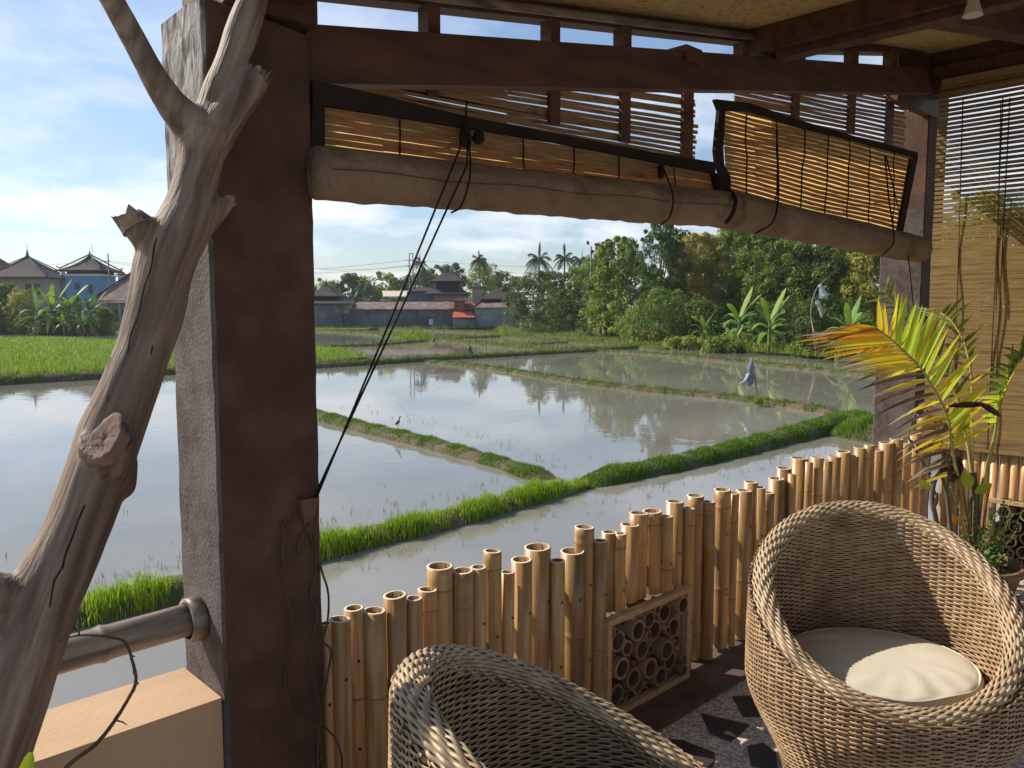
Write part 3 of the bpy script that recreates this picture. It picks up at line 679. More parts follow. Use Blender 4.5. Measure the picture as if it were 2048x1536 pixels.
b3 = thing('bamboo_blind', 'long fine slatted bamboo blind let down over the right hand opening', 'blind', (XR - .03, 1.2, .8), group='bamboo blinds')
ztb, zbb = zl + .03, onX(1960, 905, XR - .03)[2]
mb = MB(); z = ztb; pitch = .0285; i = 0
while z > zbb:
    t = (ztb - z) / (ztb - zbb)
    h = pitch * (.70 if t < .33 else .70 + .30 * min(1, (t - .33) / .12)) * random.uniform(.93, 1.04)
    xo = XR - .035 + .006 * math.sin(z * 9)
    n = 9; ys = np.linspace(1.90, -.6, n); base = len(mb.v); jj = random.uniform(-.002, .002)
    for y in ys:
        q = .0025 * math.sin(y * 5 + z * 3) + jj + random.uniform(-.001, .001)
        for dx, dz in ((0, -h / 2), (.005, -h / 2), (.005, h / 2), (0, h / 2)): mb.v.append((xo + dx, y, z + q + dz))
    for a in range(n - 1):
        for k in range(4):
            l = (k + 1) % 4; mb.f.append((base + a * 4 + l, base + (a + 1) * 4 + l, base + (a + 1) * 4 + k, base + a * 4 + k)); mb.m.append(0)
    mb.f.append((base, base + 3, base + 2, base + 1)); mb.m.append(0)
    z -= pitch
build('slats', mb, m_slat2, b3)
mb = MB(); mb.box(XR - .06, XR - .022, -.6, 1.88, ztb + .01, ztb + .045); build('head_rail', mb, m_slat, b3)
for px0, px1 in ((1926, 1905), (2006, 1975), (2020, 1985)): cord([onX(px0, 195, XR - .045), onX(px1, 900, XR - .045)], .0035, b3, m_cordb)
cord([onX(2002, 200, XR - .06), onX(1992, 620, XR - .06)], .003, b3, m_cordb)

# ------------------------------------------------------------------ lamp under the cross beam
q = onX(1946, 16, xk - .13)
lamp = thing('spot_lamp', 'unlit cream conical spot lamp under the dark ceiling beam', 'lamp', q)
mb = MB(); mb.lathe([(.001, .085), (.016, .083), (.020, .02), (.032, -.02), (.035, -.028), (.032, -.028), (.018, .015), (.001, .03)], 24, o=q); build('lamp_shade', mb, m_lamp, lamp, True)
mb = MB(); mb.tube([q + [0, 0, .08], q + [0, 0, zc(q[0]) - q[2] + .01]], .009, 10); build('stem', mb, m_lamp, lamp, True)

# ------------------------------------------------------------------ driftwood trunk
def DY(y): return 1.755 + .02 * max(0, min(1, (1300 - y) / 900))
def tp(x, y, dy=0): return onY(x, y, DY(y) + dy)
def trad(x, y, r): return r * depth_of(tp(x, y)) / FPX
axis_ = [(-250, 2100, 100), (-132, 1780, 95), (-43, 1536, 86), (3, 1420, 80), (48, 1290, 74), (99, 1170, 68), (150, 1070, 62), (190, 963, 61), (222, 870, 60), (263, 768, 55), (291, 690, 52), (314, 611, 55), (334, 515, 57), (372, 441, 54), (389, 369, 44), (400, 318, 45), (404, 262, 53)]
mb = MB()
P = curve3([tp(x, y) for x, y, r in axis_], 5); Rr = np.interp(np.linspace(0, len(axis_) - 1, len(P)), range(len(axis_)), [trad(*a) for a in axis_])
mb.tube(P, list(Rr), 20)
def limb(pts, n=4):
    P = curve3([tp(x, y, (q[0] if q else 0)) for x, y, r, *q in pts], n); R_ = np.interp(np.linspace(0, len(pts) - 1, len(P)), range(len(pts)), [trad(x, y, r) for x, y, r, *q in pts]); mb.tube(P, list(R_), 16)
limb([(404, 275, 44), (372, 240, 36), (338, 200, 29), (289, 120, 26), (223, 0, 25), (165, -110, 24), (120, -200, 22)])
limb([(404, 290, 46), (430, 225, 36), (452, 150, 31, -.01), (480, 75, 32, -.01), (506, 0, 27, -.01), (530, -90, 25), (545, -170, 22)])
limb([(410, 300, 42), (445, 240, 38, -.02), (485, 190, 33, -.03), (515, 152, 27, -.035)])
limb([(390, 460, 34), (425, 430, 22, -.01), (448, 410, 15, -.01), (466, 399, 9, -.01)])
limb([(335, 520, 44), (300, 475, 36), (272, 448, 31), (258, 436, 29)])
limb([(105, 1200, 60), (40, 1195, 44), (-40, 1180, 40), (-130, 1165, 38), (-230, 1150, 36)])
limb([(226, 985, 40), (219, 930, 52, -.025), (211, 880, 50, -.062)])
# splintered ends
for (x0, y0, x1, y1, r0) in ((508, 160, 534, 134, 10), (505, 150, 512, 128, 9), (500, 145, 498, 126, 8), (522, 165, 537, 147, 9), (256, 440, 262, 415, 9), (262, 440, 283, 416, 7), (252, 440, 242, 428, 10), (268, 440, 300, 440, 7), (452, 408, 471, 394, 6), (456, 410, 468, 404, 5)):
    dz = -.035 if y0 < 200 else -.01
    mb.tube([tp(x0, y0, dz), tp(x1, y1, dz)], [trad(x0, y0, r0), trad(x0, y0, 1.5)], 6)
ax0, ax1 = np.array(P[12]), np.array(P[-1]); zz = (ax1 - ax0) / np.linalg.norm(ax1 - ax0)
xx = np.cross((0, 1, 0), zz); xx /= np.linalg.norm(xx); yy_ = np.cross(zz, xx); Rm = np.stack([xx, yy_, zz], 1)
V = (np.array(mb.v) - ax0) @ Rm
me = bpy.data.meshes.new('driftwood_trunk'); me.from_pydata(V.tolist(), [], mb.f)
tr = bpy.data.objects.new('driftwood_trunk', me); COL.objects.link(tr); me.materials.append(m_drift)
Mx = Matrix.Identity(4)
for i in range(3):
    for j in range(3): Mx[i][j] = Rm[i, j]
    Mx[i][3] = ax0[i]
tr.matrix_world = Mx
md = tr.modifiers.new('r', 'REMESH'); md.mode = 'VOXEL'; md.voxel_size = .0062; md.use_smooth_shade = True
md = tr.modifiers.new('s', 'SMOOTH'); md.iterations = 4; md.factor = .5
tx = bpy.data.textures.new('lumps', 'CLOUDS'); tx.noise_scale = .16; tx.noise_depth = 1
md = tr.modifiers.new('d', 'DISPLACE'); md.texture = tx; md.strength = .012; md.mid_level = .5; md.texture_coords = 'LOCAL'
tag(tr, 'smooth forked grey driftwood trunk leaning in front of the big brown pillar', 'driftwood', kind='thing')
def on_trunk(pts, r, name, mat, lab=None, tipr=.0015):
    Pw = []
    for x, y in pts:
        base = np.interp(-y, [-a[1] for a in axis_], [trad(*a) for a in axis_]); cx = np.interp(-y, [-a[1] for a in axis_], [a[0] for a in axis_])
        off = (x - cx) * depth_of(tp(x, y)) / FPX; dy = math.sqrt(max(0, (base * .97) ** 2 - off ** 2))
        Pw.append(tp(x, y, -dy))
    m2 = MB(); C_ = curve3(Pw, 5); n = len(C_); m2.tube(C_, [tipr + (r - tipr) * math.sin(math.pi * i / (n - 1)) for i in range(n)], 7)
    V = (np.array(m2.v) - ax0) @ Rm; me = bpy.data.meshes.new(name); me.from_pydata(V.tolist(), [], m2.f); me.materials.append(mat)
    o = bpy.data.objects.new(name, me); COL.objects.link(o); o.parent = tr; return o
on_trunk([(320, 462), (309, 490), (302, 535), (287, 580), (277, 628), (262, 668), (255, 705)], .0017, 'crack', m_crack)
on_trunk([(170, 1010), (156, 1040), (149, 1062), (131, 1110), (124, 1135), (108, 1165), (100, 1215)], .0016, 'crack', m_crack)
on_trunk([(128, 1120), (124, 1160), (112, 1195), (110, 1230)], .0014, 'crack', m_crack)
on_trunk([(215, 800), (207, 770), (211, 745), (222, 715)], .0011, 'crack', m_crack)
on_trunk([(345, 520), (349, 490), (352, 470)], .001, 'crack', m_crack)
on_trunk([(205, 1000), (190, 1045), (186, 1070)], .0012, 'crack', m_crack)
on_trunk([(110, 1250), (95, 1285), (92, 1310), (70, 1370), (62, 1420), (40, 1470)], .0018, 'crack', m_crack)
on_trunk([(350, 568), (352, 580), (350, 592)], .007, 'knot', m_crack)
on_trunk([(305, 690), (303, 702), (301, 712)], .0022, 'crack', m_crack)

# broken and sawn ends
def broken(x, y, r, nx, ny, depth_, seed, tall=.9, flat=.8):
    g = random.Random(seed); o_ = tp(x, y, depth_); s = depth_of(o_) / FPX; ax = Rv * nx - CU * ny; ax = ax / np.linalg.norm(ax); u = np.cross(ax, CF); u /= np.linalg.norm(u); v = np.cross(ax, u)
    m2 = MB(); n = 22
    ring0 = [o_ - ax * r * s * .7 + (u * math.cos(a) * r + v * math.sin(a) * r * flat) * s * .98 for a in np.linspace(0, 2 * math.pi, n, endpoint=False)]
    ring1 = [o_ + ax * r * s * tall * g.uniform(-.35, 1.0) * (1 if i % 3 else 1.3) + (u * math.cos(a) * r + v * math.sin(a) * r * flat) * s * g.uniform(.86, 1.0) for i, a in enumerate(np.linspace(0, 2 * math.pi, n, endpoint=False))]
    ring2 = [o_ + ax * r * s * tall * g.uniform(-.4, .3) + (u * math.cos(a) * r + v * math.sin(a) * r * flat) * s * .5 for a in np.linspace(0, 2 * math.pi, n, endpoint=False)]
    for i in range(n):
        j = (i + 1) % n; m2.face([ring0[i], ring0[j], ring1[j], ring1[i]]); m2.face([ring1[i], ring1[j], ring2[j], ring2[i]]); m2.face([ring2[i], ring2[j], o_ - ax * r * s * .2])
    V = (np.array(m2.v) - ax0) @ Rm; me = bpy.data.meshes.new('broken_end'); me.from_pydata(V.tolist(), [], m2.f); me.materials.append(m_cut)
    o = bpy.data.objects.new('broken_end', me); COL.objects.link(o); o.parent = tr
broken(512, 158, 28, .72, -1, -.035, 1, 1.0); broken(262, 440, 30, -.65, -1, 0, 2, .8); broken(459, 403, 13, 1, -.45, -.012, 3, 1.0)
o_ = tp(209, 874, -.078); s = depth_of(o_) / FPX; ax = -CF * .72 + CU * .45 - Rv * .25; ax /= np.linalg.norm(ax); u = np.cross(ax, (0, 0, 1.0)); u /= np.linalg.norm(u); v = np.cross(ax, u); m2 = MB(); g = random.Random(6)
rs = [1.0, .97, .8, .62, .42, .2, .02]; hs = [-.6, -.02, .02, -.04, .0, -.05, -.10]
for k in range(7):
    for i in range(30):
        a = i * math.pi / 15; q = o_ + (u * math.cos(a) * 40 + v * math.sin(a) * 56) * s * rs[k] * (1 + .05 * math.sin(3 * a)) + ax * s * 40 * (hs[k] + g.uniform(-.05, .05)); m2.v.append(tuple(q))
for k in range(6):
    for i in range(30): j = (i + 1) % 30; m2.f.append((k * 30 + i, k * 30 + j, k * 30 + 30 + j, k * 30 + 30 + i))
V = (np.array(m2.v) - ax0) @ Rm; me = bpy.data.meshes.new('sawn_knot'); me.from_pydata(V.tolist(), [], m2.f); me.materials.append(m_knot); me.polygons.foreach_set('use_smooth', [True] * len(me.polygons))
o = bpy.data.objects.new('sawn_knot', me); COL.objects.link(o); o.parent = tr
# twig, sprout, dry creeper
mb = MB(); Yt = 1.64
pts = curve3([onY(x, y, Yt + d) for x, y, d in ((118, 1282, 0.03), (150, 1272, 0), (190, 1271, -.01), (232, 1277, -.01), (250, 1285, -.01), (262, 1312, -.01), (272, 1362, -.01), (256, 1398, 0), (230, 1440, .0), (192, 1488, .0), (128, 1540, .0), (60, 1640, 0), (20, 1760, 0))], 6)
mb.tube(pts, list(np.interp(np.linspace(0, 1, len(pts)), [0, .25, .5, 1], [.0014, .0026, .0034, .0046])), 7, wob=.12)
for (a, b, c) in (((230, 1440), (245, 1444), (254, 1450)), ((158, 1272), (157, 1255), (151, 1236)), ((272, 1362), (276, 1366), (277, 1370)), ((270, 1352), (267, 1345), (266, 1340)), ((262, 1312), (267, 1312), (270, 1314))):
    mb.tube([onY(*a, Yt - .008), onY(*b, Yt - .012), onY(*c, Yt - .014)], [.002, .0014, .0008], 6)
tag(build('dry_twig', mb, m_twig, None, True), 'thin bare twig curling down in front of the handrail and peach parapet', 'twig', kind='thing')
def leafmesh(mb, base, tip, nrm, w, n=6, fold=.25, curl=0.0, m=0, wave=0):
    base, tip, nrm = np.array(base), np.array(tip), np.array(nrm, float); d = tip - base; Ln = np.linalg.norm(d); sd = np.cross(d / Ln, nrm); sd /= np.linalg.norm(sd); nn = np.cross(sd, d / Ln)
    b0 = len(mb.v)
    for i in range(n + 1):
        t = i / n; c = base + d * t + nn * (-curl * Ln * t * t); ww = w * (math.sin(math.pi * min(1, t * .92 + .04)) ** .8) + .0006; wv = wave * w * math.sin(t * 15)
        mb.v += [tuple(c - sd * ww + nn * (fold * ww + wv)), tuple(c), tuple(c + sd * ww + nn * (fold * ww - wv))]
    for i in range(n):
        for k in (0, 1):
            a = b0 + i * 3 + k; mb.f.append((a, a + 1, a + 4, a + 3)); mb.m.append(m)
m_lime = M('lime_leaf', (.34, .46, .02), (.46, .52, .03), .45, 20, transl=.45)
m_green2 = M('dark_green_leaf', (.035, .11, .03), (.06, .16, .045), .35, 14, transl=.25, c3=(.3, .34, .12), s3=20, lo3=.6, hi3=.66)
m_dark = M('maroon_leaf', (.030, .014, .012), (.06, .025, .016), .4, 25, transl=.1, c3=(.14, .05, .03), s3=40, lo3=.55, hi3=.62)
m_brown = M('dry_leaf', (.16, .06, .025), (.30, .13, .05), .7, 18, transl=.3)
m_orange = M('orange_leaf', (.42, .17, .03), (.50, .24, .05), .6, 18, transl=.35)
sp = thing('sprouting_plant', 'lime green leaf sprouting at the foot of the driftwood trunk', 'plant', onZ(40, 1950, 0) * [1, 1, 0])
q = onY(45, 1540, 1.50); base_ = np.array(sp.location)
mb = MB(); mb.tube(curve3([base_, base_ * .4 + q * .6 + [0.01, 0, 0], q + [0, 0, -.02]]), .004, 7); build('stem', mb, m_stalk, sp, True)
mb = MB(); leafmesh(mb, onY(50, 1575, 1.50), onY(60, 1506, 1.50), -CF, .013, 7, .2, .05, wave=.12); leafmesh(mb, onY(42, 1562, 1.50), onY(15, 1590, 1.47), -CF, .02, 7, .2, .1); build('leaf', mb, m_lime, sp, True)
mb = MB(); Yv = 1.852
def vine(pts, r): mb.tube(curve3([onY(x, y, Yv - .004 * (i % 2)) for i, (x, y) in enumerate(pts)], 5), r, 6, wob=.15)
vine([(604, 1010), (612, 1052), (622, 1075), (630, 1100), (646, 1149), (657, 1190), (655, 1244), (646, 1281), (662, 1300), (657, 1340), (650, 1380), (642, 1420), (640, 1500), (648, 1600)], .0032)
vine([(628, 1012), (618, 1052), (604, 1070), (596, 1096), (600, 1110)], .0028)
vine([(566, 1040), (564, 1130), (572, 1190), (585, 1240), (578, 1300), (570, 1370), (590, 1420), (640, 1450)], .0025)
vine([(628, 1070), (632, 1130), (622, 1190), (634, 1230), (620, 1300), (632, 1370), (640, 1420), (636, 1500), (640, 1600)], .0030)
vine([(650, 1455), (672, 1480), (684, 1520), (680, 1560)], .0028)
vine([(606, 1020), (584, 1040), (572, 1056)], .0022)
tag(build('dry_creeper', mb, m_twig, None, True), 'dark dried creeper stems and cord ends clinging to the big pillar', 'creeper', kind='thing')

# ------------------------------------------------------------------ woven tub chairs
RIM_R, RIM_Z, RIM_A, RIM_T = .382, .626, .214, .0375
def rim_z(t): return RIM_Z - RIM_A * math.cos(t)          # angle 0 is the front
def r_out(z): 
    s = min(1, max(0, z / .36)); s = s * s * (3 - 2 * s); return .30 + .130 * s - .010 * max(0, (z - .5) / .35)
def r_in(z): return .345 + .022 * math.sin(math.pi * min(1, max(0, (z - .34) / .5))) - .02 * max(0, (.45 - z) / .1)
NST = 76
def weave_wall(rf, z0, zpitch, outward, zlow=.012):
    """close rows of flat strands passing in front of and behind the stakes"""
    Vs, Fs = [], []; nb = 0; spp = 4; n = NST * spp; row = 0; z = z0
    ang = np.linspace(0, 2 * math.pi, n, endpoint=False)
    zmax = np.array([rim_z(a) for a in ang]) + .010
    while z < RIM_Z + RIM_A:
        ok = z < zmax
        if ok.any():
            ph = np.pi * (row % 2)
            off = .0036 * np.clip(np.cos(np.arange(n) * np.pi / spp + ph) * 1.3, -1, 1)
            rr = rf(z) + off * outward * outward
            zz_ = z + .0007 * np.sin(ang * 9 + row * 1.7) + RNG.normal(size=n) * .00035
            hh = zpitch * .64; w = .0026 * outward
            ring = np.stack([np.stack([(rr + a) * np.cos(ang), (rr + a) * np.sin(ang), zz_ + b], -1) for a, b in ((w, -hh * .5), (w * 1.25, hh * .1), (w * .7, hh * .72), (-w, 0), (w * .3, -hh * .8))], 1)
            s = ring.shape[1]
            Vs.append(ring.reshape(-1, 3)); idx = np.arange(n); nx = (idx + 1) % n; use = ok & ok[nx]
            for k in range(s):
                l = (k + 1) % s
                Fs.append(np.stack([idx * s + k, nx * s + k, nx * s + l, idx * s + l], -1)[use] + nb)
            nb += n * s
        z += zpitch; row += 1
    return np.concatenate(Vs), np.concatenate(Fs)
def stakes(rf, zb):
    mb = MB()
    for k in range(NST):
        a = 2 * math.pi * (k) / NST
        zt_ = rim_z(a) - .01; zs = np.linspace(zb, zt_, 7)
        mb.tube([(rf(z) * math.cos(a), rf(z) * math.sin(a), z) for z in zs], .0032, 4, caps=False)
    return mb
def rim_mesh():
    Vs, Fs = [], []; nb = 0; n = 480; K = 21; sec = 5
    t = np.linspace(0, 2 * math.pi, n, endpoint=False)
    C = np.stack([RIM_R * np.cos(t), RIM_R * np.sin(t), RIM_Z - RIM_A * np.cos(t)], -1)
    T = np.stack([-np.sin(t), np.cos(t), RIM_A / RIM_R * np.sin(t)], -1); T /= np.linalg.norm(T, axis=1)[:, None]
    Rd = np.stack([np.cos(t), np.sin(t), 0 * t], -1); W = np.cross(Rd, T); W /= np.linalg.norm(W, axis=1)[:, None]; W *= np.sign(W[:, 2:3]); Rd = np.cross(T, W); Rd *= np.sign((Rd * C).sum(1, keepdims=True))
    for k in range(K):
        phi = 2 * math.pi * k / K + t * 1.0                     # one full turn, so every strand closes on itself
        rr = RIM_T - .005 + .0036 * np.cos(t * 50 + 2 * math.pi * k * 8 / K + 1.0) + RNG.normal(size=n) * .0002
        P = C + Rd * (rr * np.cos(phi))[:, None] + W * (rr * np.sin(phi) * .92)[:, None]
        nrm = Rd * np.cos(phi)[:, None] + W * np.sin(phi)[:, None]; sd = np.cross(T, nrm)
        ring = np.stack([P + nrm * (.0030 * math.cos(a)) + sd * (.0058 * math.sin(a)) for a in np.linspace(0, 2 * math.pi, sec, endpoint=False)], 1)
        Vs.append(ring.reshape(-1, 3)); idx = np.arange(n); nx = (idx + 1) % n
        for s in range(sec):
            l = (s + 1) % sec; Fs.append(np.stack([idx * sec + s, nx * sec + s, nx * sec + l, idx * sec + l], -1) + nb)
        nb += n * sec
    # dark packing under the strands
    sec = 10; ring = np.stack([C + Rd * ((RIM_T - .0085) * math.cos(a)) + W * ((RIM_T - .0085) * .92 * math.sin(a)) for a in np.linspace(0, 2 * math.pi, sec, endpoint=False)], 1); core = (ring.reshape(-1, 3), np.concatenate([np.stack([idx * sec + q, nx * sec + q, nx * sec + (q + 1) % sec, idx * sec + (q + 1) % sec], -1) for q in range(sec)]))
    return np.concatenate(Vs), np.concatenate(Fs), core
def wall_core(ro, ri):
    mb = MB(); n = 120
    def fn(u, v):
        a = u * 2 * math.pi; zt_ = rim_z(a)
        if v < .45: z = .01 + (zt_ - .01) * v / .45; r = ro(z) - .0075
        elif v < .55: z = zt_; r = ro(zt_) - .0075 + (ri(zt_) + .0075 - ro(zt_) + .0075) * (v - .45) / .10
        else: z = zt_ - (zt_ - .30) * (v - .55) / .45; r = ri(z) + .0075
        return (r * math.cos(a), r * math.sin(a), z)
    mb.grid(fn, n, 40); return mb
def make_tub(label, loc, rz):
    t = thing('tub_chair', label, 'chair', loc, rz, 'woven tub chairs')
    V, F = weave_wall(r_out, .012, .0078, 1); o = trimesh('outer_weave', V, F, m_wicker, t, local=True)
    V, F = weave_wall(r_in, .32, .0078, -1); o = trimesh('inner_weave', V, F[:, ::-1], m_wicker, t, local=True)
    V, F, core = rim_mesh(); rm = trimesh('woven_rim', V, F, m_wrim, t, smooth=True, local=True); trimesh('rim_core', core[0], core[1], m_wcore, rm, smooth=True, local=True)
    build('frame', wall_core(r_out, r_in), m_wcore, t, True, local=True)
    mb = stakes(r_out, .012); build('stakes', mb, m_wicker, t, True, local=True)
    mb = MB(); mb.lathe([(.335, .348), (.001, .348)], 48); build('seat_deck', mb, m_wcore, t, True, local=True)
    mb = MB(); mb.lathe([(.30, .0), (.305, .006), (.30, .014), (.29, .014)], 48); build('base_ring', mb, m_wcore, t, True, local=True)
    return t
c1 = make_tub('whole woven rattan tub chair holding a cream seat cushion', (2.687, 1.013, .004), math.radians(216.7))
c2 = copy_tree(c1); c2['label'] = 'woven rattan tub chair cut off by the bottom edge, nearest the big pillar'
c2.location = (1.225, 1.02, .004); c2.rotation_euler = (0, 0, math.radians(-34))
# loose cushion
cu = thing('seat_cushion', 'round cream seat cushion lying in the tub chair', 'cushion', (2.687, 1.013, .336))
mb = MB(); g = random.Random(5)
def cush(u, v):
    a = u * 2 * math.pi; rad_ = .303
    if v < .5:                                    # top, from the centre outwards
        s = v / .5; r = rad_ * s; z = .088 - .020 * s ** 5
        front = math.cos(a - math.radians(250))
        z += (.0045 * s ** 4 * math.sin(a * 9 + 4 * s) + .004 * s ** 3 * math.sin(17 * a + 9 * s)) * max(0, front) + .002 * s * s * math.sin(3 * a + 5 * s) + .003 * math.sin(14 * s * math.cos(a - .6)) * s * s
    else:
        s = (v - .5) / .5; r = rad_ + .012 * math.sin(s * math.pi) - .02 * s ** 4; z = .068 - .066 * s
        r += .005 * math.sin(a * 17 + 4 * s) * math.sin(math.pi * s)
    q_ = (r * math.cos(a) * Fv[0] + r * math.sin(a) * Fv[1]) * -.09
    return (2.694 + r * math.cos(a) + q_ * Fv[0], 1.021 + r * math.sin(a) + q_ * Fv[1], .350 + z)
mb.grid(cush, 96, 40); build('cover', mb, m_cushion, cu, True)
mb = MB()
mb.tube([(2.694 + .304 * math.cos(a) - .09 * .304 * math.cos(a - math.atan2(Fv[1], Fv[0])) * Fv[0], 1.021 + .304 * math.sin(a) - .09 * .304 * math.cos(a - math.atan2(Fv[1], Fv[0])) * Fv[1], .350 + .067 + .0045 * math.sin(a * 7 + 3) * max(0, math.cos(a - 4.36))) for a in np.linspace(0, 2 * math.pi, 90, endpoint=False)], .0042, 6, closed=True); build('piping', mb, m_cushion, cu, True)
# woven stool whose edge just enters the picture
st = thing('woven_stool', 'round woven stool top just showing at the bottom edge in front of the tub chair', 'stool', (*dep(1764, 1534, 1.98)[:2] + Fv[:2] * -.215, .004))
zs = dep(1764, 1534, 1.98)[2] - .012
mb = MB()
for k in range(14):
    r = .02 + .0135 * k; mb.tube([(r * math.cos(a), r * math.sin(a), zs + .006 - .00012 * k * k + .003 * math.cos(a * 24 + math.pi * k)) for a in np.linspace(0, 2 * math.pi, 96, endpoint=False)], .0068, 6, closed=True)
build('woven_top', mb, m_wrim, st, True, local=True)
mb = MB()
for k in range(24):
    z = zs - .012 - k * .0165
    if z < .02: break
    mb.tube([((.212 + .004 * math.cos(a * 24 + math.pi * k)) * math.cos(a), (.212 + .004 * math.cos(a * 24 + math.pi * k)) * math.sin(a), z) for a in np.linspace(0, 2 * math.pi, 96, endpoint=False)], .007, 5, closed=True)
mb.lathe([(.205, .0), (.205, zs - .01), (.001, zs - .008)], 40); build('woven_side', mb, m_wicker, st, True, local=True)

# ------------------------------------------------------------------ plants in the corner
PD = 4.25
pb = onZ(1932, 1225, 0)
pot = thing('planter', 'squat clay planter behind the tub chair holding palm and croton', 'planter', (pb[0], pb[1], .004))
mb = MB(); mb.lathe([(.001, 0), (.17, 0), (.24, .24), (.26, .245), (.26, .28), (.235, .28), (.225, .235)], 32); build('pot', mb, m_pot, pot, True, local=True)
mb = MB(); mb.lathe([(.228, .237), (.10, .25), (.001, .255)], 24); build('soil', mb, m_soil, pot, True, local=True)
palm = thing('potted_palm', 'yellow green potted palm with one arching frond drying brown at the tips', 'palm', (pb[0], pb[1], .255))
def P3(x, y, d=0): return dep(x, y, PD + d)
def frond(rachis, leaflets, name='frond', r0=.010, cols=None):
    """rachis: (px, py, depth offset) list; leaflets: (t, dx, dy, droop, width, depth offset, colour, tip colour)"""
    C_ = np.array(curve3([P3(*q) for q in rachis], 10)); n = len(C_)
    mb = MB(); mb.tube(C_, list(np.linspace(r0, .0025, n)), 7); o = build('rachis', mb, m_stalk, palm, True)
    Vs, Fs, Cs = [], [], []; nb = 0
    s = PD / FPX
    for (t, dx, dy, droop, w, dd, ca, cb) in leaflets:
        i = min(n - 1, max(0, t * (n - 1))); p = C_[int(i)] + (C_[min(n - 1, int(i) + 1)] - C_[int(i)]) * (i - int(i))
        e = Rv * dx * s - CU * dy * s + CF * dd; L_ = np.linalg.norm(e); m = 9
        side = np.cross(e / L_, CF); side /= np.linalg.norm(side); nn = np.cross(side, e / L_)
        tilt = random.uniform(-.7, .7); sv = side * math.cos(tilt) + nn * math.sin(tilt); nv = np.cross(sv, e / L_)
        for k in range(m + 1):
            u = k / m; c = p + e * u + np.array([0, 0, -droop * L_ * u * u]); ww = w * (min(1, u * 5 + .25)) * (1 - u ** 2.2) + .0008
            f = ww * .35
            Vs += [c - sv * ww + nv * f, c, c + sv * ww + nv * f]
            q = max(0, min(1, (u - .45) / .4)); col = np.array(ca) * (1 - q) + np.array(cb) * q; Cs += [col * .9, col * .8, col]
        for k in range(m):
            for h in (0, 1):
                a = nb + k * 3 + h; Fs.append((a, a + 1, a + 4, a + 3))
        nb += (m + 1) * 3
    trimesh('leaflets', Vs, Fs, m_frond, o, np.array(Cs), smooth=True) if False else None
    V = np.array(Vs); ol = trimesh('leaflets', V - np.array(palm.location), Fs, m_frond, o, np.array(Cs), smooth=True, local=True)
    return o
YEL, LIM, ORA, BRN, PAL, OLV = (.90, .70, .05), (.66, .78, .06), (.88, .44, .04), (.13, .065, .04), (.55, .47, .34), (.22, .25, .05)
lf = []
g = random.Random(12)
# the big arching frond: upper leaflets stand up, lower ones hang to the left
for k in range(27):
    t = .30 + .64 * k / 26; up = 1 - abs(k / 26 - .55)
    ang = math.radians(40 + 58 * (k / 26) + g.uniform(-3, 3)); Lp = 88 + 28 * math.sin(math.pi * min(1, k / 22)) - (22 if k > 22 else 0) + g.uniform(-8, 8)
    ca = LIM if g.random() < (.8 if k > 8 else .45) else YEL
    if k > 21: ca = YEL
    lf.append((t, Lp * math.cos(ang), -Lp * math.sin(ang), .06, .0155, g.uniform(-.10, .02), ca, YEL if k < 12 else ca))
for k in range(30):
    t = .22 + .74 * k / 29; f = k / 29
    ang = math.radians(206 - 30 * f + g.uniform(-5, 5)); Lp = 85 + 75 * f + g.uniform(-14, 14)
    ca = ORA if (f > .7 and g.random() < .5) else YEL; cb = BRN if g.random() < .45 else PAL
    if f < .55 and g.random() < .6: ca = (.22, .13, .07)
    if f > .75 and g.random() < .5: cb = ORA
    lf.append((t, Lp * math.cos(ang), -Lp * math.sin(ang) * .55 , .30 - .2 * f, .0125, g.uniform(-.06, .12), ca, cb))
for k in range(9):
    ang = math.radians(150 + 6 * k + g.uniform(-5, 5)); Lp = 110 - 4 * abs(k - 4) + g.uniform(-10, 10)
    lf.append((.94 + .006 * k, Lp * math.cos(ang), -Lp * math.sin(ang) * .5, .14, .012, g.uniform(-.05, .05), ORA if k % 2 else YEL, BRN if k % 3 else ORA))
frond([(1945, 1085, 0), (1925, 990, -.02), (1905, 905, -.05), (1893, 830, -.08), (1851, 750, -.12), (1816, 710, -.15), (1782, 678, -.18), (1752, 655, -.2)], lf)
lf = []
for k in range(0, 30, 2):
    t = .42 + .56 * k / 29; a = math.radians(62 + 30 * k / 29 + g.uniform(-8, 8)); Lp = 62 - 20 * k / 29
    lf.append((t, Lp * math.cos(a), -Lp * math.sin(a), .1, .011, g.uniform(-.1, .1), OLV, LIM if g.random() < .3 else OLV))
    a = math.radians(190 + g.uniform(-10, 10) - 25 * k / 29); lf.append((t, Lp * math.cos(a), -Lp * math.sin(a), .2, .010, g.uniform(-.05, .1), OLV, OLV))
frond([(1947, 1085, .02), (1944, 960, .05), (1925, 840, .1), (1895, 750, .16), (1850, 675, .22), (1800, 620, .28), (1768, 582, .3)], lf)
lf = []
for k in range(24):
    t = .42 + .55 * k / 23; a = math.radians(100 - 55 * k / 23 + g.uniform(-8, 8)); Lp = 62 + g.uniform(-8, 8)
    lf.append((t, Lp * math.cos(a) * .8, -Lp * math.sin(a), .12, .012, g.uniform(-.1, .05), (.22, .25, .045) if k > 5 else LIM, LIM if g.random() < .4 else OLV))
    a = math.radians(165 - 30 * k / 23 + g.uniform(-8, 8))
    if k < 14: lf.append((t, 52 * math.cos(a), -52 * math.sin(a) * .8, .2, .0135, g.uniform(-.1, .0), LIM if k < 5 else OLV, YEL if k < 5 else OLV))
frond([(1952, 1085, 0), (1962, 985, .0), (1985, 890, -.03), (2002, 805, -.06), (2030, 735, -.1), (2068, 670, -.15), (2110, 620, -.2)], lf, r0=.011)
lf = []
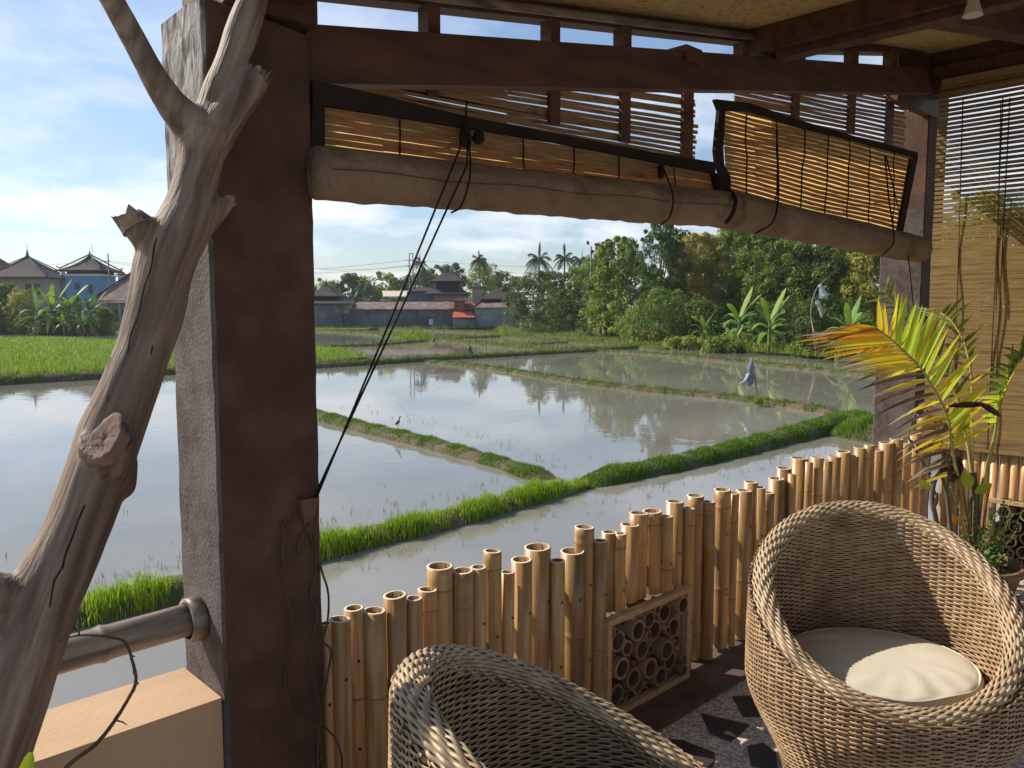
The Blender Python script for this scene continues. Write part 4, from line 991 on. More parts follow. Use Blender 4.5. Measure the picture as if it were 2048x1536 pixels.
for k in range(0, 22, 2):
    t = .50 + .48 * k / 21; a = math.radians(28 + 20 * k / 21 + g.uniform(-6, 6)); Lp = 66 + g.uniform(-10, 10)
    lf.append((t, Lp * math.cos(a), -Lp * math.sin(a), .08, .011, g.uniform(0, .2), OLV if k % 3 else (.3, .32, .05), YEL if k % 4 == 0 else OLV))
    a = math.radians(140 + g.uniform(-10, 10)); lf.append((t, .7 * Lp * math.cos(a), -.7 * Lp * math.sin(a), .1, .010, g.uniform(0, .2), OLV, OLV))
frond([(1950, 1085, .03), (1946, 960, .05), (1944, 860, .08), (1943, 760, .1), (1930, 690, .14), (1905, 645, .2), (1880, 625, .28)], lf)
mb = MB(); mb.tube(curve3([P3(1955, 1118, .02), P3(1950, 1050, 0), P3(1948, 985, 0), P3(1946, 945, 0)]), [.030 - .0005 * i for i in range(25)], 12, wob=.05)
for dx in (-14, 10, 18): mb.tube(curve3([P3(1952 + dx * .6, 1110, -.02), P3(1950 + dx, 1040, -.03), P3(1950 + dx * 1.8, 985 - abs(dx), -.03)]), [.008, .008, .007, .007, .006, .006, .005, .005, .004, .004, .004, .004, .003, .003, .003, .002, .002], 6)
build('trunk', mb, m_bark, palm, True)
mb = MB(); leafmesh(mb, P3(1896, 812, -.15), P3(1975, 808, -.17), -CF + np.array([0, 0, .3]), .016, 10, .5, .03); leafmesh(mb, P3(1955, 806, -.165), P3(2005, 832, -.18), -CF + np.array([0, 0, .3]), .017, 10, .5, .12); build('spathe', mb, m_dark, palm, True)

cro = thing('croton_shrub', 'leggy croton shrub with a few green, orange and maroon leaves', 'shrub', (pb[0] - .02, pb[1] + .02, .25))
mb = MB()
def stem(pts, r0, r1): C_ = curve3([P3(*q) for q in pts], 5); mb.tube(C_, list(np.linspace(r0, r1, len(C_))), 8, wob=.1)
stem([(1888, 1110, .05), (1872, 1040, .03), (1864, 985, .02), (1880, 935, .02), (1898, 900, .02), (1902, 850, .02), (1892, 815, .02)], .016, .007)
stem([(1908, 1112, .04), (1900, 1050, .03), (1893, 985, .02), (1884, 950, .02), (1888, 905, 0), (1880, 880, 0)], .012, .006)
stem([(1876, 1000, .06), (1850, 935, .06), (1822, 885, .05), (1818, 865, .05), (1835, 818, .05)], .006, .006)
stem([(1862, 950, .06), (1848, 905, .07), (1822, 880, .06)], .004, .004)
stem([(1886, 830, .03), (1868, 845, .02), (1850, 815, .03), (1838, 812, .05)], .006, .004)
build('stem', mb, m_bark, cro, True)
def cl(specs, mat):
    for (x0, y0, x1, y1, w, curl, d) in specs:
        mb = MB(); leafmesh(mb, P3(x0, y0, d), P3(x1, y1, d + random.uniform(-.04, .04)), -CF + np.array([random.uniform(-.5, .5), random.uniform(-.5, .5), .5]), w * PD / FPX, 8, .3, curl, wave=.12); build('leaf', mb, mat, cro, True)
cl([(1862, 980, 1838, 960, 7, .1, 0), (1942, 975, 1926, 945, 12, .1, -.05), (1950, 985, 1984, 968, 9, .1, -.05), (1880, 838, 1902, 832, 7, .2, 0), (1900, 836, 1925, 828, 6, .2, 0)], m_lime)
cl([(1925, 825, 1918, 870, 14, .1, -.03), (1905, 840, 1928, 852, 8, .1, -.02), (1920, 850, 1902, 868, 7, .1, -.02)], m_green2)
cl([(1898, 965, 1922, 912, 15, .15, -.04), (1902, 930, 1880, 945, 8, .2, 0), (1895, 950, 1912, 962, 9, .1, -.03)], m_dark)
cl([(1850, 812, 1838, 806, 8, .5, 0), (1862, 815, 1842, 800, 9, .6, 0), (1880, 855, 1856, 852, 6, .5, 0), (1885, 860, 1906, 846, 6, .4, 0), (1845, 820, 1860, 806, 7, .5, 0), (1875, 985, 1872, 1020, 4, .4, 0), (1886, 895, 1892, 915, 6, .3, 0), (1870, 882, 1860, 893, 5, .3, 0)], m_brown)
cl([(1865, 832, 1852, 852, 8, .4, -.02), (1878, 835, 1880, 856, 6, .4, -.02), (1876, 890, 1868, 908, 9, .3, -.03), (1885, 892, 1888, 908, 8, .3, -.03), (1908, 1005, 1920, 993, 5, .3, 0), (1905, 1030, 1920, 1050, 8, .15, -.03), (1880, 872, 1872, 886, 6, .3, -.02)], m_orange)
herb = thing('wispy_herb', 'wispy small leaved weed growing at the foot of the potted palm', 'plant', (pb[0] + .10, pb[1] - .06, .25))
mb = MB(); ml = MB(); g = random.Random(4)
for k in range(16):
    x0, y0 = 1968 + g.uniform(-22, 22), 1118
    x1, y1 = x0 + g.uniform(-50, 60), y0 - g.uniform(30, 150); d = g.uniform(-.15, .05)
    C_ = curve3([P3(x0, y0, -.05), P3((x0 + x1) / 2 + g.uniform(-8, 8), (y0 + y1) / 2, d / 2 - .05), P3(x1, y1, d - .05)], 6); mb.tube(C_, .0018, 5)
    for q in C_[3:]:
        for _ in range(2):
            v = np.array([g.uniform(-1, 1), g.uniform(-1, 1), g.uniform(-.2, 1)]); v = v / np.linalg.norm(v) * g.uniform(.012, .024); leafmesh(ml, q, q + v, (g.uniform(-1, 1), g.uniform(-1, 1), 1), .006, 3)
for k in range(160):
    p = P3(1988 + g.gauss(0, 13), 1120 + g.gauss(0, 14), -.1 + g.gauss(0, .05)); v = np.array([g.uniform(-1, 1), g.uniform(-1, 1), g.uniform(0, 1)]); leafmesh(ml, p, p + v / np.linalg.norm(v) * .03, (g.uniform(-1, 1), g.uniform(-1, 1), 1), .008, 3)
build('stem', mb, m_stalk, herb, True); m_herb = M('herb_leaf', (.07, .15, .03), (.16, .26, .06), .5, 20, transl=.3); build('leaves', ml, m_herb, herb, True)

# ================================================================== FIELDS
def sheet(name, pts, z, m, kind='structure', nz=0):
    mb = MB(); mb.face([(p[0], p[1], z) for p in pts]); o = build(name, mb, m); tag(o, kind=kind); return o
S_ = 1500
sheet('ground', [(-S_, -S_), (S_, -S_), (S_, S_), (-S_, S_)], -1.75, m_land)
sheet('water', [tuple(onZ(-1400, 1350)[:2]), (-30, -30), (60, -60), (160, 0), tuple(onZ(3600, 745)[:2]), tuple(onZ(2048, 660)[:2]), tuple(onZ(-600, 648)[:2])], ZW, m_water)
def land_poly(pix, z=ZL): return [onZ(x, y, z)[:2] for x, y in pix]
# dry land behind the fields: a sheet with a sloping shore edge
shore = [(-900, 668), (-300, 664), (0, 661), (90, 658), (235, 656), (640, 657), (1030, 656), (1150, 664), (1230, 672), (1330, 683), (1420, 694), (1480, 699), (1560, 706), (1640, 713), (1760, 723), (1900, 738), (2100, 760), (2600, 800)]
mb = MB(); A = [onZ(x, y, ZW - .1) for x, y in shore]; B = [onZ(x, y, ZW - .1) for x, y in shore]
for i in range(len(A)):
    d = (A[i][:2] - EYE[:2]); d /= np.linalg.norm(d); B[i] = np.array([*(A[i][:2] + d * 1.2), ZL])
far = [np.array([*(b[:2] / np.linalg.norm(b[:2]) * 1400), ZL]) for b in B]
mid = [b * .4 + np.array([*(b[:2] / np.linalg.norm(b[:2]) * 260), ZL]) * .6 for b in B]
for i in range(len(A) - 1):
    mb.face([A[i], A[i + 1], B[i + 1], B[i]]); mb.face([B[i], B[i + 1], mid[i + 1], mid[i]]); mb.face([mid[i], mid[i + 1], far[i + 1], far[i]])
tag(build('land', mb, m_land, base=False), kind='structure')

GR = np.random.default_rng(5)
def blades(name, label, P, H, Wd, c0, c1, stiff=.35, mat=None, dirv=None, two=True, kind='stuff', cat='grass'):
    """many grass blades: P base points (n,3), H heights, Wd half widths"""
    n = len(P); a = GR.uniform(0, 2 * np.pi, n); sd = np.stack([np.cos(a), np.sin(a), 0 * a], -1)
    b = a + np.pi / 2 + GR.normal(size=n) * .5; ln = np.stack([np.cos(b), np.sin(b), 0 * b], -1) * (H * stiff * GR.uniform(.1, 1.3, n))[:, None]
    if dirv is not None: ln = ln + np.asarray(dirv) * H[:, None]
    up = np.array([0, 0, 1.0])
    p0, p1 = P - sd * Wd[:, None], P + sd * Wd[:, None]
    m = P + ln * .35 + up * (H * .62)[:, None]; m0, m1 = m - sd * (Wd * .75)[:, None], m + sd * (Wd * .75)[:, None]
    tip = P + ln + up * (H * GR.uniform(.8, 1.0, n))[:, None]
    V = np.stack([p0, p1, m0, m1, tip], 1).reshape(-1, 3)
    i = np.arange(n)[:, None] * 5
    F = np.concatenate([i + [0, 1, 3], i + [0, 3, 2], i + [2, 3, 4]], 0)
    t = GR.random(n)[:, None]; col = (np.array(c0) * (1 - t) + np.array(c1) * t) * GR.uniform(.65, 1.25, (n, 1)); dry = GR.random(n) < .07; col[dry] = np.array((.42, .34, .14)) * GR.uniform(.6, 1.1, (int(dry.sum()), 1))
    C_ = np.repeat(col, 5, 0)
    o = trimesh(name, V, F, mat or m_blade, None, C_); tag(o, label, cat, kind=kind); return o
def poly_sample(line, n):
    L_ = np.array(line)[:, :2]; seg = np.linalg.norm(L_[1:] - L_[:-1], axis=1); cum = np.concatenate([[0], np.cumsum(seg)])
    s = GR.uniform(0, cum[-1], n); k = np.clip(np.searchsorted(cum, s) - 1, 0, len(seg) - 1); f = (s - cum[k]) / seg[k]
    p = L_[k] + (L_[k + 1] - L_[k]) * f[:, None]; d = (L_[k + 1] - L_[k]) / seg[k][:, None]; nrm = np.stack([-d[:, 1], d[:, 0]], -1)
    return p, nrm, s / cum[-1], cum[-1]
def bank(label, pix, w, h, grass, smooth_n=8, seed=0, z0=None, c0=(.12, .24, .02), c1=(.30, .42, .04), soilmat=None):
    """earth bund along a pixel polyline on the water plane. w, h may be lists along the line. grass: (density per m, hmin, hmax, width, from, to) across -1 far .. 1 near"""
    g = random.Random(seed)
    line = curve3([onZ(x, y) for x, y in pix], smooth_n); n = len(line)
    Wl = np.interp(np.linspace(0, 1, n), np.linspace(0, 1, len(w)), w) if not np.isscalar(w) else np.full(n, w)
    Hl = np.interp(np.linspace(0, 1, n), np.linspace(0, 1, len(h)), h) if not np.isscalar(h) else np.full(n, h)
    # finer resampling
    L_ = np.array(line); seg = np.concatenate([[0], np.cumsum(np.linalg.norm(L_[1:] - L_[:-1], axis=1))]); m = int(min(600, max(40, seg[-1] / max(.12, seg[-1] / 600))))
    ss = np.linspace(0, seg[-1], m); L2 = np.stack([np.interp(ss, seg, L_[:, k]) for k in range(3)], -1); W2 = np.interp(ss, seg, Wl); H2 = np.interp(ss, seg, Hl)
    fe = np.clip(np.minimum(ss, seg[-1] - ss) / .7, 0, 1) ** .6; W2 = W2 * (.35 + .65 * fe); H2 = H2 * fe - (1 - fe) * .12
    T = np.gradient(L2, axis=0); T /= np.linalg.norm(T, axis=1)[:, None]; Nn = np.stack([-T[:, 1], T[:, 0], 0 * T[:, 0]], -1)
    tocam = np.sign(((EYE - L2) * Nn).sum(1)); Nn *= tocam[:, None]
    mb = MB(); us = [-1.15, -.95, -.7, -.35, 0, .35, .7, .95, 1.15]; zs = [-.35, .05, .62, .95, 1, .96, .66, .05, -.35]
    for i in range(m):
        for u, z in zip(us, zs):
            jw = 1 + g.uniform(-.10, .10); jh = g.uniform(-.10, .10)
            mb.v.append((L2[i][0] + Nn[i][0] * u * W2[i] / 2 * jw, L2[i][1] + Nn[i][1] * u * W2[i] / 2 * jw, ZW + H2[i] * (z + (jh if z > 0 else 0))))
    k = len(us)
    for i in range(m - 1):
        for j in range(k - 1):
            a = i * k + j; f = (a, a + 1, a + k + 1, a + k); mb.f.append(f); mb.m.append(0)
    o = build('paddy_bank', mb, soilmat or m_soil, None, True); tag(o, kind='structure')
    for (dens, hmin, hmax, bw, ua, ub) in grass:
        nb = int(dens * seg[-1]); s = GR.uniform(0, seg[-1], nb); u = GR.uniform(ua, ub, nb)
        # tufts
        clump = np.sin(s * 5.3 + seed) * .5 + np.sin(s * 13.1 + 2 * seed + 3 * u) * .45 + np.sin(s * 1.7) * .4 + np.sin(s * 29 + 5 * u) * .3
        keep = GR.random(nb) < .66 + .42 * clump; s, u = s[keep], u[keep]
        p = np.stack([np.interp(s, ss, L2[:, q]) for q in range(3)], -1); nn = np.stack([np.interp(s, ss, Nn[:, q]) for q in range(3)], -1); ww = np.interp(s, ss, W2); hh = np.interp(s, ss, H2)
        P = p + nn * (u * ww / 2)[:, None]; P[:, 2] = ZW + hh * np.interp(u, us, zs) - .01
        Hh = GR.uniform(hmin, hmax, len(P)) * (1 + .32 * np.sin(s * 5.3 + seed) + .25 * np.sin(s * 11.7 + 2))
        yield P, Hh, np.full(len(P), bw), c0, c1
def do_bank(label, gname, *a, **k):
    parts = list(bank(label, *a, **k))
    if parts:
        P = np.concatenate([q[0] for q in parts]); H = np.concatenate([q[1] for q in parts]); W = np.concatenate([q[2] for q in parts])
        blades('grass', label, P, H, W, parts[0][3], parts[0][4])
# the long near bank
do_bank('bright green grass along the nearest earth bank, left and middle stretch', '', [(-420, 1395), (-150, 1312), (60, 1262), (200, 1226), (375, 1182), (640, 1107), (800, 1068), (950, 1030), (1080, 992), (1165, 972)],
        [.62, .62, .62, .60, .60, .7], [.17, .17, .17, .16, .16], [(2300, .05, .17, .0038, .0, 1.0), (500, .03, .07, .004, -.95, .0)], seed=1, c0=(.18, .33, .015), c1=(.45, .62, .04))
do_bank('dense clipped grass on the nearest earth bank, right stretch', '', [(1150, 976), (1240, 955), (1330, 938), (1420, 918), (1520, 893), (1620, 868), (1690, 852), (1760, 846)],
        [.7, .68, .66, .72, .9, 1.3], [.18, .18, .19, .22, .30, .36], [(5200, .025, .075, .006, -1.05, 1.08), (240, .06, .14, .005, -.4, .9)], seed=2, c0=(.07, .17, .012), c1=(.20, .34, .03))
do_bank('tall grass tuft at the bank corner beside the far pillar', '', [(1640, 868), (1700, 872), (1760, 880), (1850, 890), (1960, 900)], [.8, 1.2, 1.4], [.2, .36, .4], [(2600, .08, .24, .005, -1, 1)], seed=3, c0=(.07, .19, .012), c1=(.24, .40, .03))
do_bank('short grass on the cross bank from the big pillar to the long bank', '', [(380, 776), (500, 803), (640, 836), (740, 862), (850, 889), (960, 919), (1040, 942), (1110, 966)],
        [.7, .66, .62, .56, .5, .8], [.18, .17, .16, .16, .12, .10], [(1900, .025, .075, .0045, -1, 1)], seed=4, c0=(.06, .16, .012), c1=(.19, .33, .03))
do_bank('grass on the bank in front of the young rice', '', [(-500, 812), (-200, 786), (0, 769), (205, 757), (345, 748), (500, 742), (640, 735), (760, 728), (850, 722), (950, 716), (1060, 710), (1180, 703), (1260, 697), (1360, 689)],
        [1.0, 1.0, .9, .8, .8], [.35, .3, .25, .22, .2], [(420, .06, .2, .010, -1, 1)], seed=5, c0=(.06, .13, .015), c1=(.2, .32, .03))
do_bank('grass on the thin bank dividing the two middle ponds', '', [(850, 724), (1000, 741), (1150, 765), (1300, 783), (1420, 794), (1510, 804), (1600, 817), (1700, 833)],
        .55, .14, [(480, .04, .12, .008, -1, 1)], seed=6, c0=(.06, .13, .015), c1=(.18, .3, .03))
do_bank('grass on the straight bank below the banana plants', '', [(1180, 702), (1290, 708), (1450, 723), (1600, 738), (1760, 755), (1900, 772)], .5, .14, [(300, .04, .12, .010, -1, 1)], seed=7, c0=(.06, .13, .015), c1=(.18, .3, .03))
for i, (pp, w, h) in enumerate((([(600, 694), (740, 691), (860, 681), (930, 676), (1060, 672), (1200, 672)], 1.0, .18), ([(600, 661), (700, 666), (790, 673), (900, 683), (1000, 694), (1120, 701), (1230, 699)], 1.0, .18),
                                ([(740, 658), (880, 663), (1020, 669), (1160, 678), (1300, 690), (1420, 700)], 1.1, .18), ([(900, 657), (1040, 661), (1200, 672)], 1.3, .16), ([(1010, 674), (1110, 683), (1220, 690), (1330, 700)], 1.6, .2), ([(-300, 668), (0, 666), (110, 663), (240, 664), (330, 668)], 1.2, .2),
                                ([(1040, 690), (1160, 684), (1270, 680), (1380, 692)], 1.4, .18))):
    do_bank('distant grassy paddy bank number %s from the compound wall' % ('one', 'two', 'three', 'four', 'five', 'six', 'seven')[i] if False else ['grass on the distant bank crossing the far ponds', 'grass on the distant bank running down to the dividing bank', 'grass on the distant bank nearest the compound wall', 'grass on the short distant bank before the grey house', 'grass on the wide distant bank before the dry shrub', 'grass on the distant bank under the left banana grove', 'grass on the distant bank below the dark round trees'][i], '', pp, w, h, [(110, .08, .3, .022, -1, 1)], seed=20 + i, c0=(.10, .17, .02), c1=(.27, .36, .05))

# sparse weeds and rice shoots standing in the shallow water along the banks
for lab, pix, n in (('sparse weed shoots in the shallow water beside the near bank', [(640, 1128), (800, 1092), (1000, 1044), (1180, 992), (1420, 940), (1640, 896)], 130), ('sparse weed shoots in the pond left of the near bank', [(60, 1225), (240, 1170), (420, 1120), (640, 1058), (900, 1004), (1060, 966)], 130), ('sparse weed shoots in the large middle pond', [(660, 812), (900, 860), (1120, 940), (1300, 925), (1560, 872)], 90)):
    p, nn, s_, L_ = poly_sample([onZ(x, y) for x, y in pix], n); off = np.abs(GR.normal(size=n)) * .35 * np.where(GR.random(n) < .85, 1, 3); sg = np.sign(((EYE[:2] - p) * nn).sum(1)); P = p + nn * (off * (sg if 'beside' in lab else -sg if 'left' in lab else -sg))[:, None]
    P = np.repeat(P, 4, 0) + GR.normal(size=(4 * n, 2)) * .015
    blades('weed', lab, np.column_stack([P, np.full(len(P), ZW - .02)]), GR.uniform(.04, .13, len(P)), np.full(len(P), .0028), (.09, .15, .02), (.22, .28, .05), stiff=.7, cat='weed')
# young rice on a raised bed
rice_px = [(-420, 775), (-200, 777), (0, 764), (205, 753), (345, 745), (640, 732), (735, 722), (690, 710), (640, 703), (360, 696), (230, 688), (100, 682), (-420, 684)]
poly = np.array([onZ(x, y, ZW)[:2] for x, y in rice_px])
def inpoly(P, poly):
    x, y = P[:, 0], P[:, 1]; c = np.zeros(len(P), bool); j = len(poly) - 1
    for i in range(len(poly)):
        xi, yi, xj, yj = *poly[i], *poly[j]
        c ^= ((yi > y) != (yj > y)) & (x < (xj - xi) * (y - yi) / (yj - yi + 1e-12) + xi); j = i
    return c
mb = MB(); ZB = ZW + .22; mb.face([(p[0], p[1], ZB) for p in poly])
for i in range(len(poly)): a, b = poly[i], poly[(i + 1) % len(poly)]; mb.face([(a[0], a[1], ZW - .2), (b[0], b[1], ZW - .2), (b[0], b[1], ZB), (a[0], a[1], ZB)])
tag(build('field_bed', mb, m_soil), kind='structure')
Q = GR.uniform(poly.min(0), poly.max(0), (420000, 2)); Q = Q[inpoly(Q, poly)]
# rows
rd = (onZ(230, 690)[:2] - onZ(-100, 770)[:2]); rd /= np.linalg.norm(rd); rn = np.array([-rd[1], rd[0]])
s = Q @ rn; s2 = np.round(s / .45) * .45 + GR.normal(size=len(s)) * .07; Q = Q + rn * (s2 - s)[:, None]
dist = np.linalg.norm(Q, axis=1); Q = Q[GR.random(len(Q)) < np.clip(26 / dist, .25, 1)]; Q = Q[:95000]; dist = np.linalg.norm(Q, axis=1)
blades('young_rice', 'field of bright green young rice on a raised bed left of the big pillar', np.column_stack([Q, np.full(len(Q), ZB - .01)]), GR.uniform(.16, .38, len(Q)), .006 * np.clip(dist / 20, 1, 3), (.15, .28, .02), (.36, .50, .05), stiff=.6, cat='rice')
def tuftpatch(label, pix, n, h0, h1, bw, z=ZL, c0=(.12, .2, .02), c1=(.32, .4, .05), name='grass'):
    po = np.array([onZ(x, y, z)[:2] for x, y in pix]); Q = GR.uniform(po.min(0), po.max(0), (n * 6, 2)); Q = Q[inpoly(Q, po)][:n]
    if len(Q) == 0: return
    cl = np.sin(Q[:, 0] * 1.3) * np.sin(Q[:, 1] * 1.1 + 1)
    if name == 'tuft':
        c_ = po.mean(0); A_2 = np.linalg.inv(np.cov((Q - c_).T) * 4.2); q_ = np.einsum('ni,ij,nj->n', Q - c_, A_2, Q - c_); keep = GR.random(len(Q)) > q_ * .8; Q = Q[keep]; q_ = q_[keep]; cl = cl[keep] * .5 - 1.7 * np.clip(q_, 0, 1) + .6; name = 'grass'
    blades(name, label, np.column_stack([Q, np.full(len(Q), z - .02)]), GR.uniform(h0, h1, len(Q)) * (1 + .4 * cl), np.full(len(Q), bw), c0, c1)
tuftpatch('tall grass tuft standing in the far ponds, left of the wrapped stake', [(795, 681), (868, 684), (866, 675), (800, 673)], 2600, .3, 1.1, .02, ZW, name='tuft')
tuftpatch('tall grass tuft standing in the far ponds, before the dark round trees', [(985, 671), (1040, 675), (1036, 667), (990, 665)], 2600, .3, 1.1, .025, ZW, name='tuft')
tuftpatch('rough grass on the shore below the right hand trees', [(1150, 664), (1330, 683), (1480, 699), (1640, 713), (1900, 738), (1900, 715), (1640, 695), (1480, 680), (1330, 668), (1180, 656)], 60000, .15, .6, .022)
tuftpatch('rough grass on the far left shore before the banana grove', [(-300, 664), (0, 661), (95, 658), (70, 648), (-300, 652)], 9000, .3, 1.2, .03)
tuftpatch('rough grass at the foot of the compound wall', [(600, 657), (1030, 656), (1060, 652), (600, 653)], 5000, .1, .5, .03)

# ================================================================== TREES
TR = np.random.default_rng(21)
def leaves(C, R, nl, size, rng, narrow=.5, droop=0., flat=.3):
    """leaf quads around clump centres C (n,3) with radii R (n,)"""
    n = len(C); k = nl
    d = rng.normal(size=(n, k, 3)); d /= np.linalg.norm(d, axis=2)[..., None]; d[..., 2] = d[..., 2] * .85 + .12
    r = rng.uniform(.45, 1.0, (n, k)) ** .6
    P = C[:, None] + d * (R[:, None] * r)[..., None]; P = P.reshape(-1, 3); d = d.reshape(-1, 3)
    nrm = d + rng.normal(size=d.shape) * .55 + [0, 0, flat]; nrm /= np.linalg.norm(nrm, axis=1)[:, None]
    a = np.cross(nrm, rng.normal(size=d.shape)); a[:, 2] -= droop; a -= nrm * (a * nrm).sum(1)[:, None]; a /= np.linalg.norm(a, axis=1)[:, None] + 1e-9
    b = np.cross(nrm, a); s = size * rng.uniform(.6, 1.4, len(P))[:, None]
    q = np.stack([P - a * s * .5, P + b * s * narrow * .5 + nrm * s * .06, P + a * s * .5 - [0, 0, .12] * s, P - b * s * narrow * .5 + nrm * s * .06], 1)
    return q.reshape(-1, 3), np.arange(len(P) * 4).reshape(-1, 4), len(P)
def tree(label, px, pb_, pt, wpx, c0, c1, nclump=60, nl=70, size=.22, narrow=.5, droop=0, clr=.16, low=.25, d=None, name='tree', cat='tree', shape='dome', group=None, seed=0, xs=1.0, trunkw=.16, zb=ZL, lean=0, hue=.35):
    nl = int(nl * 1.7); size = size * 1.12; clr = clr * 1.22
    rng = np.random.default_rng(seed + 100); base = onZ(px, pb_, zb) if d is None else np.array([*dep(px, 600, d)[:2], zb])
    dd = depth_of(base) if d is None else d; base = np.array([base[0], base[1], zb])
    if name in ('tree', 'bamboo_clump'): pt -= 9; wpx *= 1.1
    H = dep(px, pt, dd)[2] - zb; W = wpx / FPX * dd
    t = thing(name, label, cat, base, group=group)
    # clump centres fill an uneven volume
    n = nclump; u = rng.uniform(0, 1, n); ang = rng.uniform(0, 2 * np.pi, n)
    z = low + (1 - low) * u
    prof = {'dome': lambda v: np.sqrt(np.clip(1 - ((v - .42) / .60) ** 2, .03, 1)), 'cone': lambda v: np.clip(1.15 - v, .12, 1), 'column': lambda v: np.clip(1 - (2 * v - 1) ** 6, .25, 1), 'vase': lambda v: .35 + .65 * np.sqrt(np.clip(1 - ((v - .7) / .45) ** 2, 0, 1)), 'flat': lambda v: .5 + .5 * v}[shape](u)
    lob = 1 + .22 * np.sin(3 * ang + seed) + .14 * np.sin(5 * ang + 2 * seed + 6 * u)
    rad = W / 2 * prof * lob * rng.uniform(.25, 1, n) ** .5 * .86
    R = clr * W * rng.uniform(.5, 1.25, n) * (1 - .25 * u)
    stray = rng.random(n) < .22; R = np.where(stray, R * .45, R); rad = np.where(stray, rad * 1.18 + W * .07, rad); z = np.where(stray, z + rng.uniform(-.02, .07, n), z)
    C = np.stack([rad * np.cos(ang) + lean * H * u, rad * np.sin(ang) * xs, z * H - R * .6], -1)
    C[:, 2] = np.minimum(C[:, 2], H - R * .75)
    V, F, k = leaves(C, R, nl, size, rng, narrow, droop)
    tcl = np.repeat(rng.random(n), nl)[:, None]; tl = rng.random((k, 1))
    col = np.array(c0) * (1 - (.65 * tcl + .35 * tl)) + np.array(c1) * (.65 * tcl + .35 * tl); col *= rng.uniform(.8, 1.15, (k, 1))
    trimesh('crown', V, F, m_leaf, t, np.repeat(col, 4, 0), local=True)
    mb = MB(); top = np.array([lean * H * .6, 0, H * .72])
    mb.tube(curve3([(0, 0, -.15), (rng.normal() * .1, rng.normal() * .1, H * .3), top], 5), list(np.linspace(trunkw, trunkw * .35, 11)), 8, wob=.06)
    for i in rng.choice(n, min(9, n), False):
        s = np.array([0, 0, H * .28]) + (top - [0, 0, H * .28]) * rng.uniform(0, .8); mb.tube([s, (s + C[i]) / 2 + [0, 0, -.08 * H * .3], C[i]], [trunkw * .45, trunkw * .3, trunkw * .1], 6)
    build('trunk', mb, m_bark, t, True, local=True)
    return t
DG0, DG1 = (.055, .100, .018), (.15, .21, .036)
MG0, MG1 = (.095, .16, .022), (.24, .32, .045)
LG0, LG1 = (.17, .25, .026), (.36, .43, .06)
YG0, YG1 = (.25, .27, .035), (.50, .45, .08)
YL0, YL1 = (.36, .28, .045), (.60, .44, .10)
T = tree
GRP = 'trees along the right hand shore'
T('dark round tree beside the grey house with palms rising behind it', 1085, 660, 552, 124, DG0, DG1, 90, 95, .24, seed=1, group=GRP, low=.06, clr=.15)
T('low dark leafy tree between the palms and the tall bright tree', 1158, 662, 546, 112, DG0, MG1, 90, 90, .24, seed=2, group=GRP, low=.05, clr=.15)
T('tall fresh green tree with upright lobes left of the bamboo', 1238, 672, 487, 128, MG0, LG1, 130, 95, .26, seed=3, group=GRP, low=.08, clr=.14)
T('very tall dark feathery tree with sky showing through its top', 1320, 678, 455, 100, DG0, MG0, 120, 80, .24, narrow=.3, droop=.6, seed=4, group=GRP, low=.2, clr=.13)
T('dark tree standing in the shade behind the yellow bamboo', 1362, 676, 470, 90, DG0, MG0, 80, 80, .26, seed=14, group=GRP, low=.1, d=84)
T('drooping yellow bamboo clump turning golden at its left edge', 1392, 676, 478, 118, YG0, YL1, 110, 120, .30, narrow=.2, droop=1.4, seed=5, name='bamboo_clump', cat='bamboo', group=GRP, low=.34, clr=.13)
T('pale green tree just right of the golden bamboo', 1462, 676, 462, 112, LG0, LG1, 110, 95, .25, seed=6, group=GRP, low=.2, clr=.14)
T('tall grey green tree whose top touches the canvas roll', 1520, 690, 466, 100, MG0, MG1, 100, 90, .25, seed=7, group=GRP, low=.25, d=70)
T('broad dark green tree with rounded leafy tiers above the bananas', 1585, 690, 490, 160, DG0, MG1, 150, 100, .22, seed=8, group=GRP, low=.28, clr=.13, d=66)
T('dark leafy tree behind the pole with the white bag', 1660, 700, 496, 120, DG0, DG1, 110, 90, .22, seed=9, group=GRP, low=.12, clr=.15, d=64)
T('yellow green bamboo clump touching the far pillar', 1732, 708, 505, 120, YG0, YG1, 120, 110, .28, narrow=.22, droop=1.2, seed=10, name='bamboo_clump', cat='bamboo', group=GRP, low=.2, clr=.14, d=62)
T('leafy tree seen through the fine blind beside the far pillar', 1835, 722, 470, 170, MG0, LG1, 120, 80, .26, seed=11, group=GRP, low=.12, d=60)
T('leafy yellow green tree seen through the middle of the fine blind', 1960, 740, 400, 200, YG0, LG1, 130, 80, .28, seed=12, group=GRP, low=.12, d=58)
T('leafy tree seen through the right end of the fine blind', 2110, 760, 440, 200, MG0, YG1, 120, 80, .28, seed=13, group=GRP, low=.12, d=56)
T('broad leafy tree filling the gap behind the golden bamboo', 1432, 672, 484, 150, MG0, LG1, 110, 90, .3, seed=15, group=GRP, low=.1, d=94)
T('wide pale green tree rising behind the tall banana plants', 1545, 674, 478, 170, LG0, LG1, 120, 90, .3, seed=16, group=GRP, low=.1, d=92)
T('olive green tree rising behind the white bag pole', 1672, 684, 490, 170, MG0, YG1, 120, 90, .3, seed=17, group=GRP, low=.1, d=86)
T('leafy tree closing the gap between the palms and the tall bright tree', 1196, 664, 520, 110, MG0, MG1, 90, 90, .28, seed=18, group=GRP, low=.08, d=104)
SG = 'shrubs along the right hand shore'
def sh(label, px, pb_, pt, w, c0, c1, seed, **k):
    k = {**dict(nclump=46, nl=80, size=.16, low=.02, clr=.2, trunkw=.05, name='shrub', cat='shrub', group=SG), **k}
    return T(label, px, pb_, pt, w, c0, c1, seed=seed, **k)
